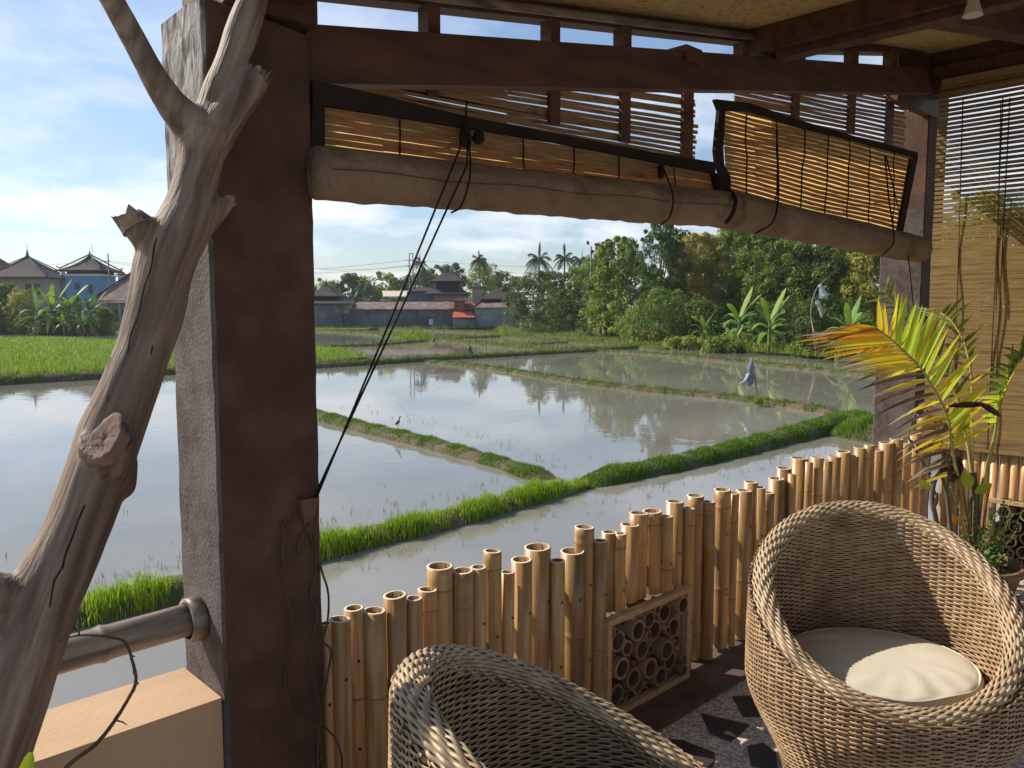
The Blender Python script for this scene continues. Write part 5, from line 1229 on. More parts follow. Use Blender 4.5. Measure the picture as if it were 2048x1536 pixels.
sh('dense dark shrub mass spreading below the golden bamboo', 1322, 682, 575, 130, MG0, MG1, 31, nclump=90)
sh('lush dark shrub behind the leftmost banana plant of the right shore', 1400, 684, 600, 90, DG0, MG1, 32, nclump=60)
sh('bright feathery shrub in front of the dark shrub mass', 1262, 676, 618, 72, LG0, LG1, 33)
sh('pale low bush at the water edge right of the feathery shrub', 1300, 683, 655, 70, LG0, YG1, 34, nclump=30)
sh('low mixed bush at the feet of the banana plants', 1445, 698, 674, 90, MG0, LG1, 35)
sh('dark undergrowth bush behind the tallest banana plant', 1565, 694, 600, 130, DG0, DG1, 36, nclump=80)
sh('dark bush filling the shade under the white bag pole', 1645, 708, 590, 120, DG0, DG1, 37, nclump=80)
sh('lime green leafy bush beside the far pillar', 1725, 716, 640, 100, LG0, LG1, 38, nclump=60)
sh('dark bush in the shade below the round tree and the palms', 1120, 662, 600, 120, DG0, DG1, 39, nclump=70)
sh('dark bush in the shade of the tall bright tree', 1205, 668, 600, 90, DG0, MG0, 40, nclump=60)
sh('low yellowish bush on the shore left of the banana plants', 1372, 693, 672, 80, YG0, LG1, 43, nclump=30)
sh('dry reddish brown shrub standing at the shore', 1213, 672, 628, 46, (.20, .10, .06), (.34, .20, .12), 41, nclump=34, narrow=.25, droop=.8, size=.24)
sh('small leafy bush beside the banana plant at the grey house', 1090, 660, 622, 60, MG0, LG1, 42)
# far treeline behind the compound
FG = 'trees far behind the village compound'
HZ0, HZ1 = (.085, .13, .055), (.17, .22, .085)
for i, (px, pt, w, lab, cc) in enumerate(((700, 556, 50, 'small round tree far behind the hip roof next to the big pillar', 0), (735, 560, 80, 'pale broad tree far behind the left end of the compound wall', 1), (775, 553, 70, 'open crowned tree far behind the cream shed roof', 1), (838, 545, 84, 'full green tree far behind the cream shed, under the utility poles', 0),
                                           (902, 536, 70, 'tall round tree far behind the two tiered roof', 0), (965, 534, 76, 'tall tree under the lone far coconut palm', 1), (1005, 552, 66, 'loose tree far behind the grey house', 0), (660, 566, 60, 'low tree far behind the first hip roof', 1), (1030, 562, 50, 'thin hazy tree at the right end of the far village', 1), (872, 556, 60, 'squat tree just left of the two tiered roof', 1))):
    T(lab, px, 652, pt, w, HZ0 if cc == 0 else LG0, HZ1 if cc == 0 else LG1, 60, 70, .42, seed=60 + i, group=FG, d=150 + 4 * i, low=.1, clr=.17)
for i, (px, pt, w, d) in enumerate(((560, 560, 120, 150), (470, 556, 120, 150), (-120, 540, 160, 110), (-300, 530, 190, 105), (2300, 470, 240, 62), (2500, 480, 240, 66))):
    T(['tree hidden behind the big pillar, right of the blue house', 'tree hidden behind the big pillar, near its left side', 'leafy tree outside the left edge of the view', 'tall leafy tree well outside the left edge', 'leafy tree well outside the right edge', 'tall leafy tree farthest outside the right edge'][i], px, 652, pt, w, MG0, LG1, 60, 60, .4, seed=80 + i, d=d, low=.1)
# left shore
LGp = 'shrubs and trees on the left shore'
sh('dark green bush at the left edge before the big dark roof', 14, 662, 566, 80, MG0, MG1, 51, nclump=70, nl=90, size=.3, group=LGp)
sh('tall pale wiry bush in front of the big dark roof', 48, 664, 572, 64, LG0, YG1, 52, nclump=44, nl=60, size=.26, narrow=.35, group=LGp)
sh('low dark bush under the banana grove', 110, 664, 620, 130, DG0, DG1, 53, nclump=70, size=.26, group=LGp)
sh('light green leafy shrub right of the banana grove', 212, 665, 615, 46, LG0, LG1, 54, nclump=30, size=.3, group=LGp)
sh('low dark bush at the water before the hidden tiled house', 175, 664, 632, 70, DG0, MG1, 55, nclump=40, size=.26, group=LGp)
sh('rough dark bush beyond the left edge of the view', -70, 664, 560, 120, MG0, MG1, 56, nclump=70, size=.34, group=LGp)

# ------------------------------------------------------------------ bananas and palms
def blade_leaf(Vs, Fs, Cs, p0, dirh, L_, W_, rise, fall, col, rng, n=9):
    """arched broad leaf: starts rising, bends over; two halves folded along the midrib"""
    nb = len(Vs); dirh = np.array(dirh); sd = np.cross(dirh, (0, 0, 1)); sd /= np.linalg.norm(sd) + 1e-9; tw = rng.normal() * .5
    for k in range(n + 1):
        u = k / n; p = p0 + dirh * (L_ * u * (1 - .15 * u)) + np.array([0, 0, L_ * (rise * u - fall * u * u)])
        w = W_ * (math.sin(math.pi * min(1, u * .9 + .08)) ** .7) * (1 + rng.normal() * .06) * (0.15 if u < .06 else 1)
        s2 = sd * math.cos(tw * u) + np.array([0, 0, 1]) * math.sin(tw * u)
        Vs += [p - s2 * w + np.array([0, 0, -.25 * w]), p, p + s2 * w + np.array([0, 0, -.25 * w])]
        c = np.array(col) * rng.uniform(.9, 1.1); Cs += [c, c * 1.15, c]
    for k in range(n):
        for h in (0, 1): a = nb + k * 3 + h; Fs.append((a, a + 1, a + 4, a + 3))
def banana(label, px, pb_, ptip, nleaf=12, seed=0, bright=.4, group='banana plants on the right shore', zb=ZL, d=None, lean=0):
    rng = np.random.default_rng(seed + 300); base = onZ(px, pb_, zb) if d is None else np.array([*dep(px, 600, d)[:2], zb]); dd = depth_of(base)
    H = dep(px, ptip, dd)[2] - zb; t = thing('banana_plant', label, 'banana plant', base, group=group); hs = H * .52
    mb = MB(); top = np.array([lean * H, rng.normal() * .05, hs]); mb.tube(curve3([(0, 0, -.15), (lean * H * .4, 0, hs * .5), top], 5), list(np.linspace(.035 * H + .02, .018 * H + .01, 11)), 9, wob=.05); build('stem', mb, m_stem, t, True, local=True)
    Vs, Fs, Cs = [], [], []
    for k in range(nleaf):
        a = 2 * math.pi * k / nleaf * 1.618 * 2 + rng.uniform(-.4, .4); u = k / max(1, nleaf - 1)
        rise = .35 + 1.5 * u * rng.uniform(.6, 1.1); L_ = H * rng.uniform(.40, .56) * (1 - .2 * u); fall = rng.uniform(.9, 1.5) * (1 - .55 * u)
        col = np.array((.21, .32, .03)) if rng.random() < bright else np.array((.14, .27, .06) if rng.random() < .6 else (.07, .15, .04))
        if k == 0 and rng.random() < .5: col = np.array((.40, .26, .06))
        blade_leaf(Vs, Fs, Cs, top - [0, 0, .02 * H * (nleaf - k)], (math.cos(a), math.sin(a), 0), L_, H * .056, rise, fall, col, rng)
    trimesh('crown', np.array(Vs), Fs, m_leaf, t, np.array(Cs), smooth=True, local=True); return t
for i, (px, pb_, pt, n, br, lab) in enumerate(((1408, 690, 606, 6, .6, 'short banana plant with one bright upright leaf, leftmost of the right shore grove'), (1478, 696, 566, 9, .45, 'tall banana plant with drooping grey green leaves'), (1538, 703, 572, 9, .5, 'tallest banana plant with a thick pale stem and yellow green leaves'), (1472, 698, 638, 5, .7, 'banana sucker at the foot of the tall drooping banana plant'), (1552, 704, 640, 5, .2, 'dark banana sucker beside the thick pale stem'),
                                               (1700, 716, 575, 9, .6, 'broad banana plant beside the far pillar'), (1690, 718, 632, 6, .7, 'low banana sucker left of the far pillar'), (1108, 660, 606, 8, .6, 'banana plant with one tall upright leaf beside the grey house'), (1046, 658, 622, 7, .5, 'small banana plant at the corner of the grey house'), (1182, 668, 628, 6, .3, 'low banana plant with a pale arching leaf near the dry shrub'))):
    banana(lab, px, pb_, pt + 10, n + 4, i, br)
for i, (px, pb_, pt, n, br, lab) in enumerate(((78, 664, 560, 8, .3, 'banana plant before the big dark roof, leftmost of the left grove'), (108, 664, 556, 9, .4, 'tall banana plant in the left grove under the low side roof'), (138, 664, 552, 9, .45, 'tall banana plant in front of the blue house corner'), (160, 664, 570, 8, .35, 'banana plant before the blue house door'), (183, 664, 566, 8, .2, 'banana plant right of the blue house with a long raised leaf'), (95, 664, 600, 7, .4, 'short banana plant low in the left grove'), (128, 665, 605, 7, .6, 'short bright banana plant in the middle of the left grove'), (168, 665, 610, 7, .3, 'short dark banana plant at the right side of the left grove'))):
    banana(lab, px, pb_ + 2, pt + 8, n + 5, 40 + i, br, group='banana plants on the left shore')
def coco(label, px, pcrown, d, fr_len, nf=15, seed=0, spike=0, name='coconut_palm', tr=.11):
    rng = np.random.default_rng(seed + 500); base = np.array([*dep(px, 600, d)[:2], ZL]); zt_ = dep(px, pcrown, d)[2] - ZL
    t = thing(name, label, 'palm', base, group='coconut palms'); mb = MB(); top = np.array([0, 0, zt_]); mb.tube(curve3([(rng.normal() * .5, rng.normal() * .5, -.1), (rng.normal() * .2, 0, zt_ * .5), top], 6), list(np.linspace(tr * 1.3, tr, 13)), 8)
    build('trunk', mb, m_bark, t, True, local=True)
    Vs, Fs, Cs = [], [], []; mb = MB()
    for k in range(nf + spike):
        a = 2.4 * k + rng.uniform(-.3, .3); u = k / nf; up = k >= nf
        L_ = fr_len * rng.uniform(.85, 1.1); el = math.radians(rng.uniform(80, 88)) if up else math.radians(-15 + 80 * u + rng.uniform(-8, 8)); h = np.array([math.cos(a), math.sin(a), 0])
        pts = []; n = 12
        for i in range(n + 1):
            s = i / n; fall = .12 if up else .75 * math.cos(el) + .12; pts.append(top + h * (math.cos(el) * L_ * s * (1 - .12 * s)) + np.array([0, 0, L_ * (math.sin(el) * s - fall * s * s)]))
        mb.tube(pts, list(np.linspace(.05, .012, n + 1)), 5)
        for i in range(2, n * 2):
            s = i / (2 * n); j = min(n - 1, int(s * n)); p = pts[j] + (pts[j + 1] - pts[j]) * (s * n - j); tdir = pts[j + 1] - pts[j]; tdir /= np.linalg.norm(tdir); sd = np.cross(tdir, (0, 0, 1)); sd /= np.linalg.norm(sd) + 1e-9
            ll = fr_len * .27 * math.sin(math.pi * min(1, s * .8 + .15)) * (.35 if up else 1)
            for g in (-1, 1):
                e = (sd * g * .75 + tdir * .55 + np.array([0, 0, -.55 + rng.normal() * .15])) * ll; w = tdir * .065
                nb = len(Vs); Vs += [p - w, p + w, p + e + w * .25, p + e - w * .25]; Fs.append((nb, nb + 1, nb + 2, nb + 3)); c = np.array((.035, .07, .022)) * rng.uniform(.7, 1.6); Cs += [c] * 4
    trimesh('crown', np.array(Vs), Fs, m_leaf, t, np.array(Cs), local=True)
    build('frond_ribs', mb, m_bark, t, True, local=True)
coco('left coconut palm of the three above the dark round tree', 1078, 520, 116, 2.9, 15, 1, 2)
coco('tallest thin coconut palm with a bare spike on top', 1129, 517, 118, 2.5, 11, 2, 2)
coco('half hidden coconut palm beside the thin bare pole', 1161, 522, 120, 2.5, 10, 3, 1)
coco('lone coconut palm rising over the far village trees', 958, 521, 150, 2.6, 16, 4, 1)
coco('wispy coconut palm next to the far utility poles', 841, 526, 150, 2.2, 12, 5, 1)
coco('low coconut palm far behind the compound wall', 728, 574, 132, 2.6, 14, 6, 0)

# ================================================================== VILLAGE
def house_root(name, label, cat, px, d, zb=ZL, turn=0, group=None):
    p = dep(px, 640, d); return thing(name, label, cat, (p[0], p[1], zb), CAMROT + math.radians(turn), group)
def hz(py, d, px=1024): return float(dep(px, py, d)[2]) - ZL     # height above land for a pixel row
def px_m(w, d): return w / FPX * d
def hip(mb, w, dp, z0, z1, ridge=0.0, flare=.0, x0=0, y0=0, th=.18, n=6):
    """hipped roof with slightly flared, upturned eaves"""
    def ring(t):
        k = (1 - t); c = k + flare * k * k * .6
        hx, hy = w / 2 * c / (1 + flare * .6) * (1 - ridge) + w / 2 * ridge * 1.0, dp / 2 * c / (1 + flare * .6)
        z = z0 + (z1 - z0) * (t if flare == 0 else t ** (1 + flare * .55)); return hx, hy, z
    R_ = [ring(i / n) for i in range(n + 1)]
    for i in range(n):
        (a, b, z), (a2, b2, z2) = R_[i], R_[i + 1]
        c1_ = [(-a, -b), (a, -b), (a, b), (-a, b)]; c2_ = [(-a2, -b2), (a2, -b2), (a2, b2), (-a2, b2)]
        for k in range(4):
            l = (k + 1) % 4; mb.face([(x0 + c1_[k][0], y0 + c1_[k][1], z), (x0 + c1_[l][0], y0 + c1_[l][1], z), (x0 + c2_[l][0], y0 + c2_[l][1], z2), (x0 + c2_[k][0], y0 + c2_[k][1], z2)])
    a, b, z = R_[0]; mb.box(x0 - a, x0 + a, y0 - b, y0 + b, z - th, z - .002)
def finial(mb, x, y, z, s):
    mb.lathe([(.30 * s, -.15 * s), (.34 * s, .1 * s), (.16 * s, .25 * s), (.22 * s, .45 * s), (.10 * s, .65 * s), (.13 * s, .8 * s), (.03 * s, 1.1 * s), (.02 * s, 1.8 * s), (.001, 1.82 * s)], 8, o=(x, y, z))
def ridges(mb, w, dp, z0, z1, r=.09, horn=0):
    for sx in (-1, 1):
        for sy in (-1, 1):
            P = [(sx * w / 2 * (1 + .05 * horn), sy * dp / 2 * (1 + .05 * horn), z0 + .05 + horn), (sx * w / 2 * .93, sy * dp / 2 * .93, z0 + (z1 - z0) * .08 + .06), (sx * w * .25, sy * dp * .25, z0 + (z1 - z0) * .5 + .05), (0, 0, z1 + .05)]
            mb.tube(P, r, 6)
def win(parent, x0, x1, z0, z1, y, name='window', m=None, fr=.07):
    mb = MB(); mb.box(x0 - fr, x1 + fr, y - .05, y - .003, z0 - fr, z1 + fr); f = build(name, mb, m or m_walltan, parent, local=True)
    mb = MB(); mb.box(x0, x1, y - .07, y - .052, z0, z1); build('pane', mb, m_glass, f, local=True)
# --- left: big dark hip roof
D = 122
def X(px, c, d): return px_m(px - c, d)
t = house_root('hip_roof_house', 'large grey house under a broad dark pyramid roof with a finial, left shore', 'house', 62, D, turn=3)
w = px_m(128, D); ze, zt_ = hz(556, D), hz(514, D)
mb = MB(); mb.box(-w * .40, w * .42, -w * .35, w * .35, 0, ze - .19); build('wall', mb, m_walltan, t, local=True)
mb = MB(); hip(mb, w, w * .9, ze, zt_, 0, .12); rf = build('roof', mb, m_roofd, t, local=True)
mb = MB(); finial(mb, 0, 0, zt_, 1.0); ridges(mb, w, w * .9, ze, zt_); build('ridge_finial', mb, m_roofd, rf, True, local=True)
for x in (-3.4, -2.0, 1.3, 2.5): win(t, x, x + .9, ze - 2.6, ze - 1.0, -w * .35)
D2 = 128
t = house_root('red_roof_house', 'house with a red tiled roof and white wall cut by the left edge', 'house', -22, D2)
w = px_m(112, D2); ze, zt_ = hz(550, D2), hz(506, D2)
mb = MB(); mb.box(-w * .4, w * .42, -4, 4, 0, ze - .19); build('wall', mb, m_wallwhite, t, local=True)
mb = MB(); hip(mb, w, 10, ze, zt_, .2, .1); build('roof', mb, m_roofr, t, local=True)
win(t, w * .15, w * .25, ze - 2.4, ze - 1.0, -4)
# low linking roof
t = house_root('low_side_building', 'low building with a flat dark tiled roof between the pyramid roof and the blue house', 'building', 134, 126)
w = px_m(44, 126); ze, zt_ = hz(560, 126), hz(549, 126); mb = MB(); mb.box(-w * .42, w * .42, -2, 2, 0, ze - .19); build('wall', mb, m_wallg, t, local=True)
mb = MB(); hip(mb, w, 5, ze, zt_, .6); build('roof', mb, m_roofd, t, local=True)
mb = MB(); x = X(147, 134, 126); mb.box(x - .5, x + .5, -2.6, -1.9, 0, hz(553, 126)); mb.lathe([(.75, 0), (.5, .3), (.2, .6), (.02, .9)], 4, o=(x, -2.2, hz(553, 126))); build('gate_post', mb, m_walltan, t, local=True)
# --- blue tower house
D = 118
t = house_root('blue_house', 'bright blue two storey house with a small flared dark roof', 'house', 186, D)
w = px_m(66, D); wr = px_m(90, D); ze, zt_ = hz(542, D), hz(510, D)
mb = MB(); mb.box(-w / 2, w / 2, -w / 2, w / 2, 0, hz(551, D)); build('wall', mb, m_wallblue, t, local=True)
mb = MB(); mb.box(-w * .5 + .15, w * .5 - .1, -w * .5 + .2, w * .5 - .2, hz(551, D) + .002, ze - .19); build('attic_wall', mb, m_beam, t, local=True)
mb = MB(); mb.box(-w / 2 - .15, w / 2 + .15, -w / 2 - .15, w / 2 + .15, hz(553.5, D), hz(551, D) + .1); mb.box(w / 2 + .15, w / 2 + 1.4, -w * .3, w * .3, hz(553, D), hz(551.5, D)); build('string_course', mb, m_wallwhite, t, local=True)
mb = MB(); hip(mb, wr, wr, ze, zt_, 0, .55); rf = build('roof', mb, m_roofd, t, local=True)
mb = MB(); finial(mb, 0, 0, zt_ - .1, .65); ridges(mb, wr * .94, wr * .94, ze, zt_, .10, .42); mb.tube([(.35, 0, zt_), (.35, 0, zt_ + 1.6)], .03, 5); build('ridge_finial', mb, m_roofd, rf, True, local=True)
xw = X(202, 186, D); win(t, xw - .33, xw + .33, hz(588, D), hz(570, D), -w / 2, m=m_wallblue); xw = X(176, 186, D); win(t, xw - .35, xw + .35, hz(580, D), hz(567, D), -w / 2, m=m_wallblue)
# --- tiled house half hidden by the trunk, shrine turret
D = 108
t = house_root('tiled_house', 'dark tiled house with a sagging red brown side roof, half hidden by the driftwood trunk', 'house', 285, D, turn=-4)
w = px_m(120, D); ze, zt_ = hz(597, D), hz(543, D)
mb = MB(); mb.box(-w * .42, w * .45, -3, 3.4, 0, ze + .3); build('wall', mb, m_walltan, t, local=True)
mb = MB(); mb.hexa([(-w * .80, -4.4, ze - .6), (w * .55, -4.4, ze - .6), (w * .5, 4.4, ze - .6), (-w * .55, 4.4, ze - .6), (-w * .70, -4.2, ze - .4), (w * .5, -4.2, ze - .4), (w * .5, 4.2, ze - .4), (-w * .5, 4.2, ze - .4)])
hip(mb, w * 1.16, 8.4, ze - .3, zt_, .18, .1); rf = build('roof', mb, m_roofw, t, local=True)
mb = MB(); mb.tube([(-w * .56, -4.1, ze - .1), (-w * .1, 0, zt_ + .1)], .14, 6); mb.tube([(-w * .1, 0, zt_ + .08), (w * .12, 0, zt_ + .08)], .16, 6); build('ridge', mb, m_roofd, rf, True, local=True)
for x in (-w * .33, -w * .12): mb = MB(); mb.box(x, x + .35, -4.1, -3.75, 0, ze - .62); build('veranda_post', mb, m_wallgg, t, local=True)
mb = MB(); mb.box(-w * .36, w * .3, -3.02, -3.004, 1.0, 2.6); build('veranda_opening', mb, m_glass, t, local=True)
mb = MB(); mb.box(-w * .44, w * .4, -4.5, -4.3, 0, 1.0); build('low_wall', mb, m_wallg, t, local=True)
D = 124
t = house_root('shrine_turret', 'little white shrine turret with a flared cap beside the trunk', 'shrine', 247, D)
z0, z1 = hz(562, D), hz(549, D); s = px_m(10, D)
mb = MB(); mb.box(-s / 2, s / 2, -s / 2, s / 2, 0, z1 - .1); build('tower', mb, m_wallwhite, t, local=True)
mb = MB(); hip(mb, s * 1.9, s * 1.9, z1, hz(541, D), 0, .7, th=.08); finial(mb, 0, 0, hz(542, D), .4); build('roof', mb, m_roofd, t, local=True)
# --- centre: compound
D = 117
t = house_root('hip_roof_house', 'grey walled house with a dark two stepped hip roof right of the big pillar', 'house', 655, D)
w = px_m(92, D); mb = MB(); mb.box(-w * .42, px_m(36, D), -2.2, 5, 0, hz(610, D)); build('wall', mb, m_wallg, t, local=True)
mb = MB(); hip(mb, px_m(108, D), 9, hz(607, D), hz(588, D), .3, .15, x0=px_m(-2, D), y0=1); hip(mb, px_m(62, D), 6, hz(592, D), hz(570, D), .05, .25, x0=px_m(-4, D), y0=1); rf = build('roof', mb, m_roofd, t, local=True)
mb = MB(); finial(mb, px_m(-4, D), 1, hz(571, D), .7); build('ridge_finial', mb, m_roofd, rf, True, local=True)
t = house_root('compound_wall_building', 'long dark grey compound building with a lean-to tiled roof', 'building', 800, D)
a, b = X(690, 800, D), X(908, 800, D)
mb = MB(); mb.box(a, b, -1.5, 4, 0, hz(620, D)); build('wall', mb, m_wallg, t, local=True)
mb = MB(); z0, z1 = hz(620, D), hz(604, D); mb.hexa([(a - .4, -2.1, z0), (b + .1, -2.1, z0), (b + .1, 4.4, z1), (a + 1.2, 4.4, z1), (a - .4, -2.1, z0 + .14), (b + .1, -2.1, z0 + .14), (b - .8, 4.4, z1 + .14), (a + 1.4, 4.4, z1 + .14)]); build('roof', mb, m_roofw, t, local=True)
mb = MB(); mb.box(a - .1, b, 4.2, 4.6, z1 - .1, z1 + .25); build('ridge', mb, m_roofd, t, local=True)
x = X(864, 800, D); mb = MB(); mb.box(x - .28, x + .28, -1.54, -1.502, .4, hz(638, D)); build('pale_panel', mb, m_wallwhite, t, local=True)
mb = MB(); x = X(700, 800, D); mb.hexa([(a - .8, -2.0, z0 - .5), (a + .9, -2.0, z0 - .5), (a + 1.8, -1.6, z1 + .2), (a + .2, -1.6, z1 + .2), (a - .8, -1.8, z0 - .5), (a + .9, -1.8, z0 - .5), (a + 1.8, -1.4, z1 + .2), (a + .2, -1.4, z1 + .2)]); build('gable_end', mb, m_walltan, t, local=True)
D = 130
t = house_root('cream_roof_shed', 'open shed with a wide flat cream roof behind the compound wall', 'shed', 810, D)
a, b = X(757, 810, D), X(862, 810, D); z0, z1 = hz(594, D), hz(582, D)
mb = MB(); mb.hexa([(a + 1.5, -4, z0 - .1), (b, -4, z0 - .1), (b - 2.4, 4, z1), (a, 4, z1), (a + 1.5, -4, z0 + .05), (b, -4, z0 + .05), (b - 2.4, 4, z1 + .12), (a, 4, z1 + .12)]); build('roof', mb, m_cream, t, local=True)
for i in range(8): mb = MB(); x = a + 1.8 + (b - a - 2.2) * i / 7; mb.box(x, x + .12, -3.8, -3.68, 0, z0 - .12); build('post', mb, m_pole, t, local=True)
mb = MB(); mb.box(a + .8, b - 1.5, 2, 2.2, 0, z0 - .3); build('back_wall', mb, m_walltan, t, local=True)
mb = MB(); mb.box(a + .9, a + 2.8, -3.5, 1.8, 0, z0 - .45); build('wall', mb, m_wallwhite, t, local=True)
D = 126
t = house_root('two_tier_house', 'tan house with a dark two tiered hip roof in the middle of the village', 'house', 896, D)
mb = MB(); mb.box(X(872, 896, D), X(930, 896, D), -2.4, 4, 0, hz(588, D)); build('wall', mb, m_walltan, t, local=True)
mb = MB(); mb.box(X(874, 896, D), X(920, 896, D), -1.6, 3, hz(588, D), hz(566, D)); build('upper_wall', mb, m_roofd, t, local=True)
mb = MB(); hip(mb, px_m(86, D), 9, hz(588, D), hz(570, D), .45, .15, y0=.6); hip(mb, px_m(66, D), 6.5, hz(563, D), hz(546, D), .35, .3, y0=.6); build('roof', mb, m_roofd, t, local=True)
t = house_root('low_roof_house', 'low dark roofed house left of the two tiered roof', 'house', 850, 128)
mb = MB(); mb.box(-2.6, 2.2, -2, 2, 0, hz(584, 128)); build('wall', mb, m_wallg, t, local=True)
mb = MB(); hip(mb, px_m(52, 128), 5, hz(583, 128), hz(575, 128), .5, .1); build('roof', mb, m_roofd, t, local=True)
D = 124
t = house_root('water_tower', 'small square pale tower with a dark cap right of the two tiered roof', 'tower', 955, D)
s = px_m(19, D); mb = MB(); mb.box(-s / 2, s / 2, -s / 2, s / 2, 0, hz(575, D)); build('wall', mb, m_walltan, t, local=True)
mb = MB(); hip(mb, s * 1.7, s * 1.7, hz(575, D), hz(567, D), 0, .3, th=.1); build('roof', mb, m_roofd, t, local=True)
D = 121
t = house_root('hip_roof_house', 'dark hip roofed house behind the grey house at the right of the village', 'house', 995, D)
mb = MB(); mb.box(X(972, 995, D), X(1026, 995, D), -2, 4, 0, hz(598, D)); build('wall', mb, m_wallg, t, local=True)
mb = MB(); hip(mb, px_m(66, D), 8, hz(598, D), hz(575, D), .1, .15); build('roof', mb, m_roofd, t, local=True)
D = 116
t = house_root('red_tiled_house', 'weathered red tiled roof with a brick turret between the long wall and the grey house', 'house', 930, D)
a, b = X(906, 930, D), X(956, 930, D)
mb = MB(); mb.box(a, b, -.6, 3.5, 0, hz(617, D)); build('wall', mb, m_wallg, t, local=True)
mb = MB(); hip(mb, px_m(60, D), 6, hz(617, D), hz(596, D), .3, .1, y0=1.6); build('roof', mb, m_roofr, t, local=True)
mb = MB(); x = X(920, 930, D); mb.box(x - .7, x + .7, -1.5, -.2, 0, hz(602, D)); tw = build('turret', mb, m_roofr, t, local=True)
mb = MB(); hip(mb, 2.4, 2.2, hz(602, D), hz(592, D), 0, .5, x0=x, y0=-.85, th=.1); build('turret_roof', mb, m_roofd, tw, local=True)
mb = MB(); z0, z1 = hz(634, D), hz(624, D); mb.hexa([(a + .2, -3.4, z0 - .08), (b - .3, -3.4, z0 - .08), (b - .8, -1.52, z1), (a + .2, -1.52, z1), (a + .2, -3.4, z0), (b - .3, -3.4, z0), (b - .8, -1.52, z1 + .08), (a + .2, -1.52, z1 + .08)]); build('awning', mb, m_awning, t, local=True)
mb = MB(); mb.box(a + .2, b - .4, -3.2, -1.6, 0, z0 - .25); build('dark_porch', mb, m_wallg, t, local=True)
D = 116
t = house_root('grey_house', 'pale grey walled house with a worn red roof, right end of the village', 'house', 992, D, turn=-6)
a, b = X(953, 992, D), X(1034, 992, D)
mb = MB(); mb.box(a, b, -2, 4, 0, hz(617, D)); build('wall', mb, m_wallgg, t, local=True)
mb = MB(); z0, z1 = hz(617, D), hz(598, D); mb.hexa([(a - .3, -2.4, z0 + .002), (b + .2, -2.4, z0 + .002), (b + .2, 4.2, z1), (a + .6, 4.2, z1), (a - .3, -2.4, z0 + .15), (b + .2, -2.4, z0 + .15), (b + .2, 4.2, z1 + .15), (a + .6, 4.2, z1 + .15)]); build('roof', mb, m_roofw, t, local=True)
mb = MB(); mb.tube([(a - .1, -2.2, z0 + .2), (a + .7, 4.1, z1 + .2)], .14, 6); build('ridge', mb, m_roofd, t, local=True)
for px in (966, 991, 1017): mb = MB(); x = X(px, 992, D); mb.face([(x - .14, -2.006, hz(630, D)), (x + .14, -2.006, hz(630, D)), (x, -2.006, hz(624, D))]); build('vent', mb, m_glass, t, local=True)
# --- poles
def upole(label, posts, d, arms, wires, name='utility_pole'):
    x0 = posts[0][0]; p = dep(x0, 640, d); t = thing(name, label, 'utility pole', (p[0], p[1], ZL), CAMROT)
    for (px, pt) in posts: mb = MB(); x = X(px, x0, d); mb.tube([(x, 0, -.1), (x, 0, hz(pt, d))], [.13, .09], 8); build('post', mb, m_pole, t, True, local=True)
    for (xa_, xb_, y) in arms: mb = MB(); mb.bar((X(xa_, x0, d), 0, hz(y, d)), (X(xb_, x0, d), 0, hz(y, d)), .12, .12); build('crossarm', mb, m_pole, t, local=True)
    for (xa_, ya, xb_, yb, sag) in wires:
        mb = MB(); P = [(X(xa_ + (xb_ - xa_) * s, x0, d), .1, hz(ya + (yb - ya) * s, d) - sag * 4 * s * (1 - s)) for s in np.linspace(0, 1, 14)]; mb.tube(P, .022, 5); build('wire', mb, m_pole, t, True, local=True)
upole('grey utility pole with one short crossarm beside the blue house', [(222, 508)], 112, [(212, 226, 523)], [(212, 523, -500, 520, 1.0), (226, 523, 819, 520, 1.4), (226, 526, 819, 531, 1.4)])
upole('pair of joined utility poles among the far trees behind the cream shed', [(820, 507), (827, 507)], 135, [(819, 829, 508), (815, 832, 521), (815, 832, 533)], [(829, 521, 1700, 530, 1.2), (829, 533, 1700, 545, 1.2), (815, 533, 640, 539, .3)])
upole('thin bare pole standing beside the coconut palms', [(1181, 494)], 88, [], [])
# creeper hanging over the thin pole
T('leafy creeper arching over the thin bare pole', 1196, 668, 484, 34, (.12, .07, .05), (.10, .11, .06), 16, 22, .26, seed=95, d=87, low=.84, clr=.16, name='creeper', cat='creeper', trunkw=.03)

# --- stakes, flags and a bird in the paddies
def gp(x, y): return onZ(x, y)
b0 = gp(1517, 806); t = thing('scarecrow_stake', 'leaning stake wrapped in grey blue plastic on the bank of the middle pond', 'scarecrow', b0, group='scarecrow stakes')
d = depth_of(b0); top = dep(1502, 716, d)
mb = MB(); mb.tube([b0 + [0, 0, -.2], (b0 + top) / 2 + [.03, 0, 0], top], [.022, .02, .014], 7); build('stake', mb, m_bgrey, t, True)
mb = MB(); p = [dep(1503, 722, d), dep(1501, 740, d), dep(1502, 756, d), dep(1499, 772, d)]; mb.tube(curve3(p, 5), [.03, .05, .07, .085, .10, .085, .07, .075, .09, .10, .095, .09, .085, .09, .06, .03], 8, wob=.3); build('plastic_wrap', mb, m_bluebag, t, True)
mb = MB(); mb.tube(curve3([dep(1499, 748, d), dep(1490, 762, d), dep(1478, 768, d)], 4), [.05, .07, .06, .05, .05, .04, .03, .02, .01], 7, wob=.3); mb.tube(curve3([dep(1502, 716, d), dep(1504, 724, d), dep(1499, 733, d)], 4), [.02, .03, .05, .05, .05, .04, .03, .02, .01], 7, wob=.3); build('white_strip', mb, m_whitebag, t, True)
tuftpatch('small grass tuft around the foot of the leaning stake', [(1508, 808), (1527, 809), (1526, 803), (1509, 803)], 500, .1, .3, .008, ZW + .1)
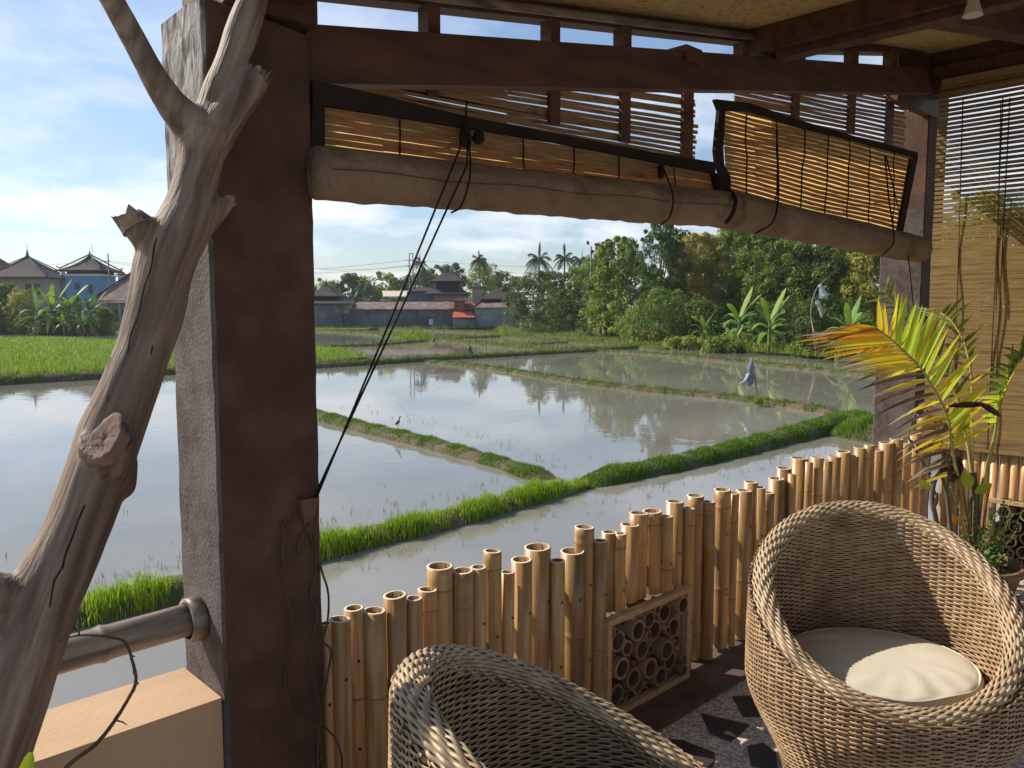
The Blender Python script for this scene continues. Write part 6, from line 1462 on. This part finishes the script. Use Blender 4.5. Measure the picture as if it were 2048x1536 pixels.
b0 = onZ(1634, 712, ZL); d = depth_of(b0); t = thing('bag_pole', 'tall propped pole with a curved tip carrying two white bags before the dark trees', 'scarecrow', b0, group='scarecrow stakes')
mb = MB(); mb.tube(curve3([b0, dep(1626, 660, d), dep(1622, 620, d), dep(1630, 585, d), dep(1642, 566, d), dep(1656, 558, d), dep(1668, 566, d)], 5), list(np.linspace(.05, .012, 31)), 7); mb.tube([onZ(1610, 706, ZL), dep(1620, 640, d)], .03, 6); mb.tube([onZ(1641, 713, ZL), dep(1622, 640, d)], .03, 6); build('pole', mb, m_bgrey, t, True)
mb = MB(); mb.tube(curve3([dep(1639, 569, d), dep(1642, 576, d), dep(1646, 586, d), dep(1650, 594, d)], 4), [.06, .10, .13, .12, .12, .14, .17, .18, .2, .23, .25, .26, .24], 9, wob=.12); build('white_bag', mb, m_whitebag, t, True)
mb = MB(); mb.tube(curve3([dep(1632, 600, d), dep(1638, 610, d), dep(1642, 622, d), dep(1644, 636, d)], 4), [.03, .09, .13, .15, .13, .11, .12, .13, .1, .09, .08, .07, .03], 9, wob=.2); build('white_bag', mb, m_whitebag, t, True)
b0 = gp(941, 711); d = depth_of(b0); t = thing('wrapped_stake', 'short post wrapped in dark cloth on a far bank', 'stake', b0, group='scarecrow stakes')
mb = MB(); mb.tube([b0 + [0, 0, -.2], dep(939, 680, d)], .03, 6); build('stake', mb, m_bark, t, True)
mb = MB(); mb.tube(curve3([dep(940, 692, d), dep(939, 700, d), dep(942, 712, d)], 4), [.04, .09, .12, .13, .14, .16, .18, .22, .3], 8, wob=.2); build('cloth', mb, m_green2, t, True)
b0 = gp(1112, 700); d = depth_of(b0); t = thing('white_flag', 'little white plastic flag on a stick among the far banks', 'flag', b0)
mb = MB(); mb.tube([b0 + [0, 0, -.1], dep(1112, 690, d)], .02, 6); build('stick', mb, m_bgrey, t, True)
mb = MB(); mb.tube([dep(1112, 691, d), dep(1112, 695, d), dep(1113, 700, d)], [.03, .14, .22], 7, wob=.2); build('plastic', mb, m_whitebag, t, True)
# bird on the cross bank
b0 = gp(797, 874); d = depth_of(b0); s = px_m(1, d); g0 = b0 + [0, 0, .20]
bird = thing('heron', 'small dark heron standing on the cross bank', 'bird', g0)
mb = MB(); U_ = np.array([0, 0, 1.0]); R3 = Rv
def bp(x, z): return g0 + R3 * x + U_ * z
mb.tube(curve3([bp(-.075, .085), bp(-.04, .11), bp(.0, .15), bp(.025, .185), bp(.022, .22), bp(.032, .25), bp(.05, .262), bp(.085, .258)], 4), [.004, .012, .02, .026, .030, .034, .036, .036, .034, .03, .026, .020, .016, .013, .012, .0115, .011, .0115, .012, .0145, .017, .018, .017, .014, .010, .007, .005, .003, .001], 10)
build('body', mb, M('heron_feathers', (.045, .045, .05), (.09, .09, .095), .7, 30), bird, True)
mb = MB(); 
for o_ in (-.008, .012): mb.tube([bp(o_, .13), bp(o_ - .006, .06), bp(o_, -.02)], .004, 6)
mb.tube([bp(.0, -.015), bp(.03, -.018)], .003, 5); build('leg', mb, m_twig, bird, True)

# ------------------------------------------------------------------ air
if HAZE:
    hb = MB(); hb.box(-1520, 1520, -1520, 1520, -2.9, 24)
    hm = bpy.data.materials.new('haze'); hm.use_nodes = True; nn = hm.node_tree.nodes; nn.clear()
    ho = nn.new('ShaderNodeOutputMaterial'); pv = nn.new('ShaderNodeVolumePrincipled'); pv.inputs['Color'].default_value = (.86, .91, 1, 1); pv.inputs['Density'].default_value = .0003; pv.inputs['Anisotropy'].default_value = .3
    hm.node_tree.links.new(pv.outputs[0], ho.inputs['Volume'])
    tag(build('haze', hb, hm), kind='stuff')
    scene.cycles.volume_bounces = 0
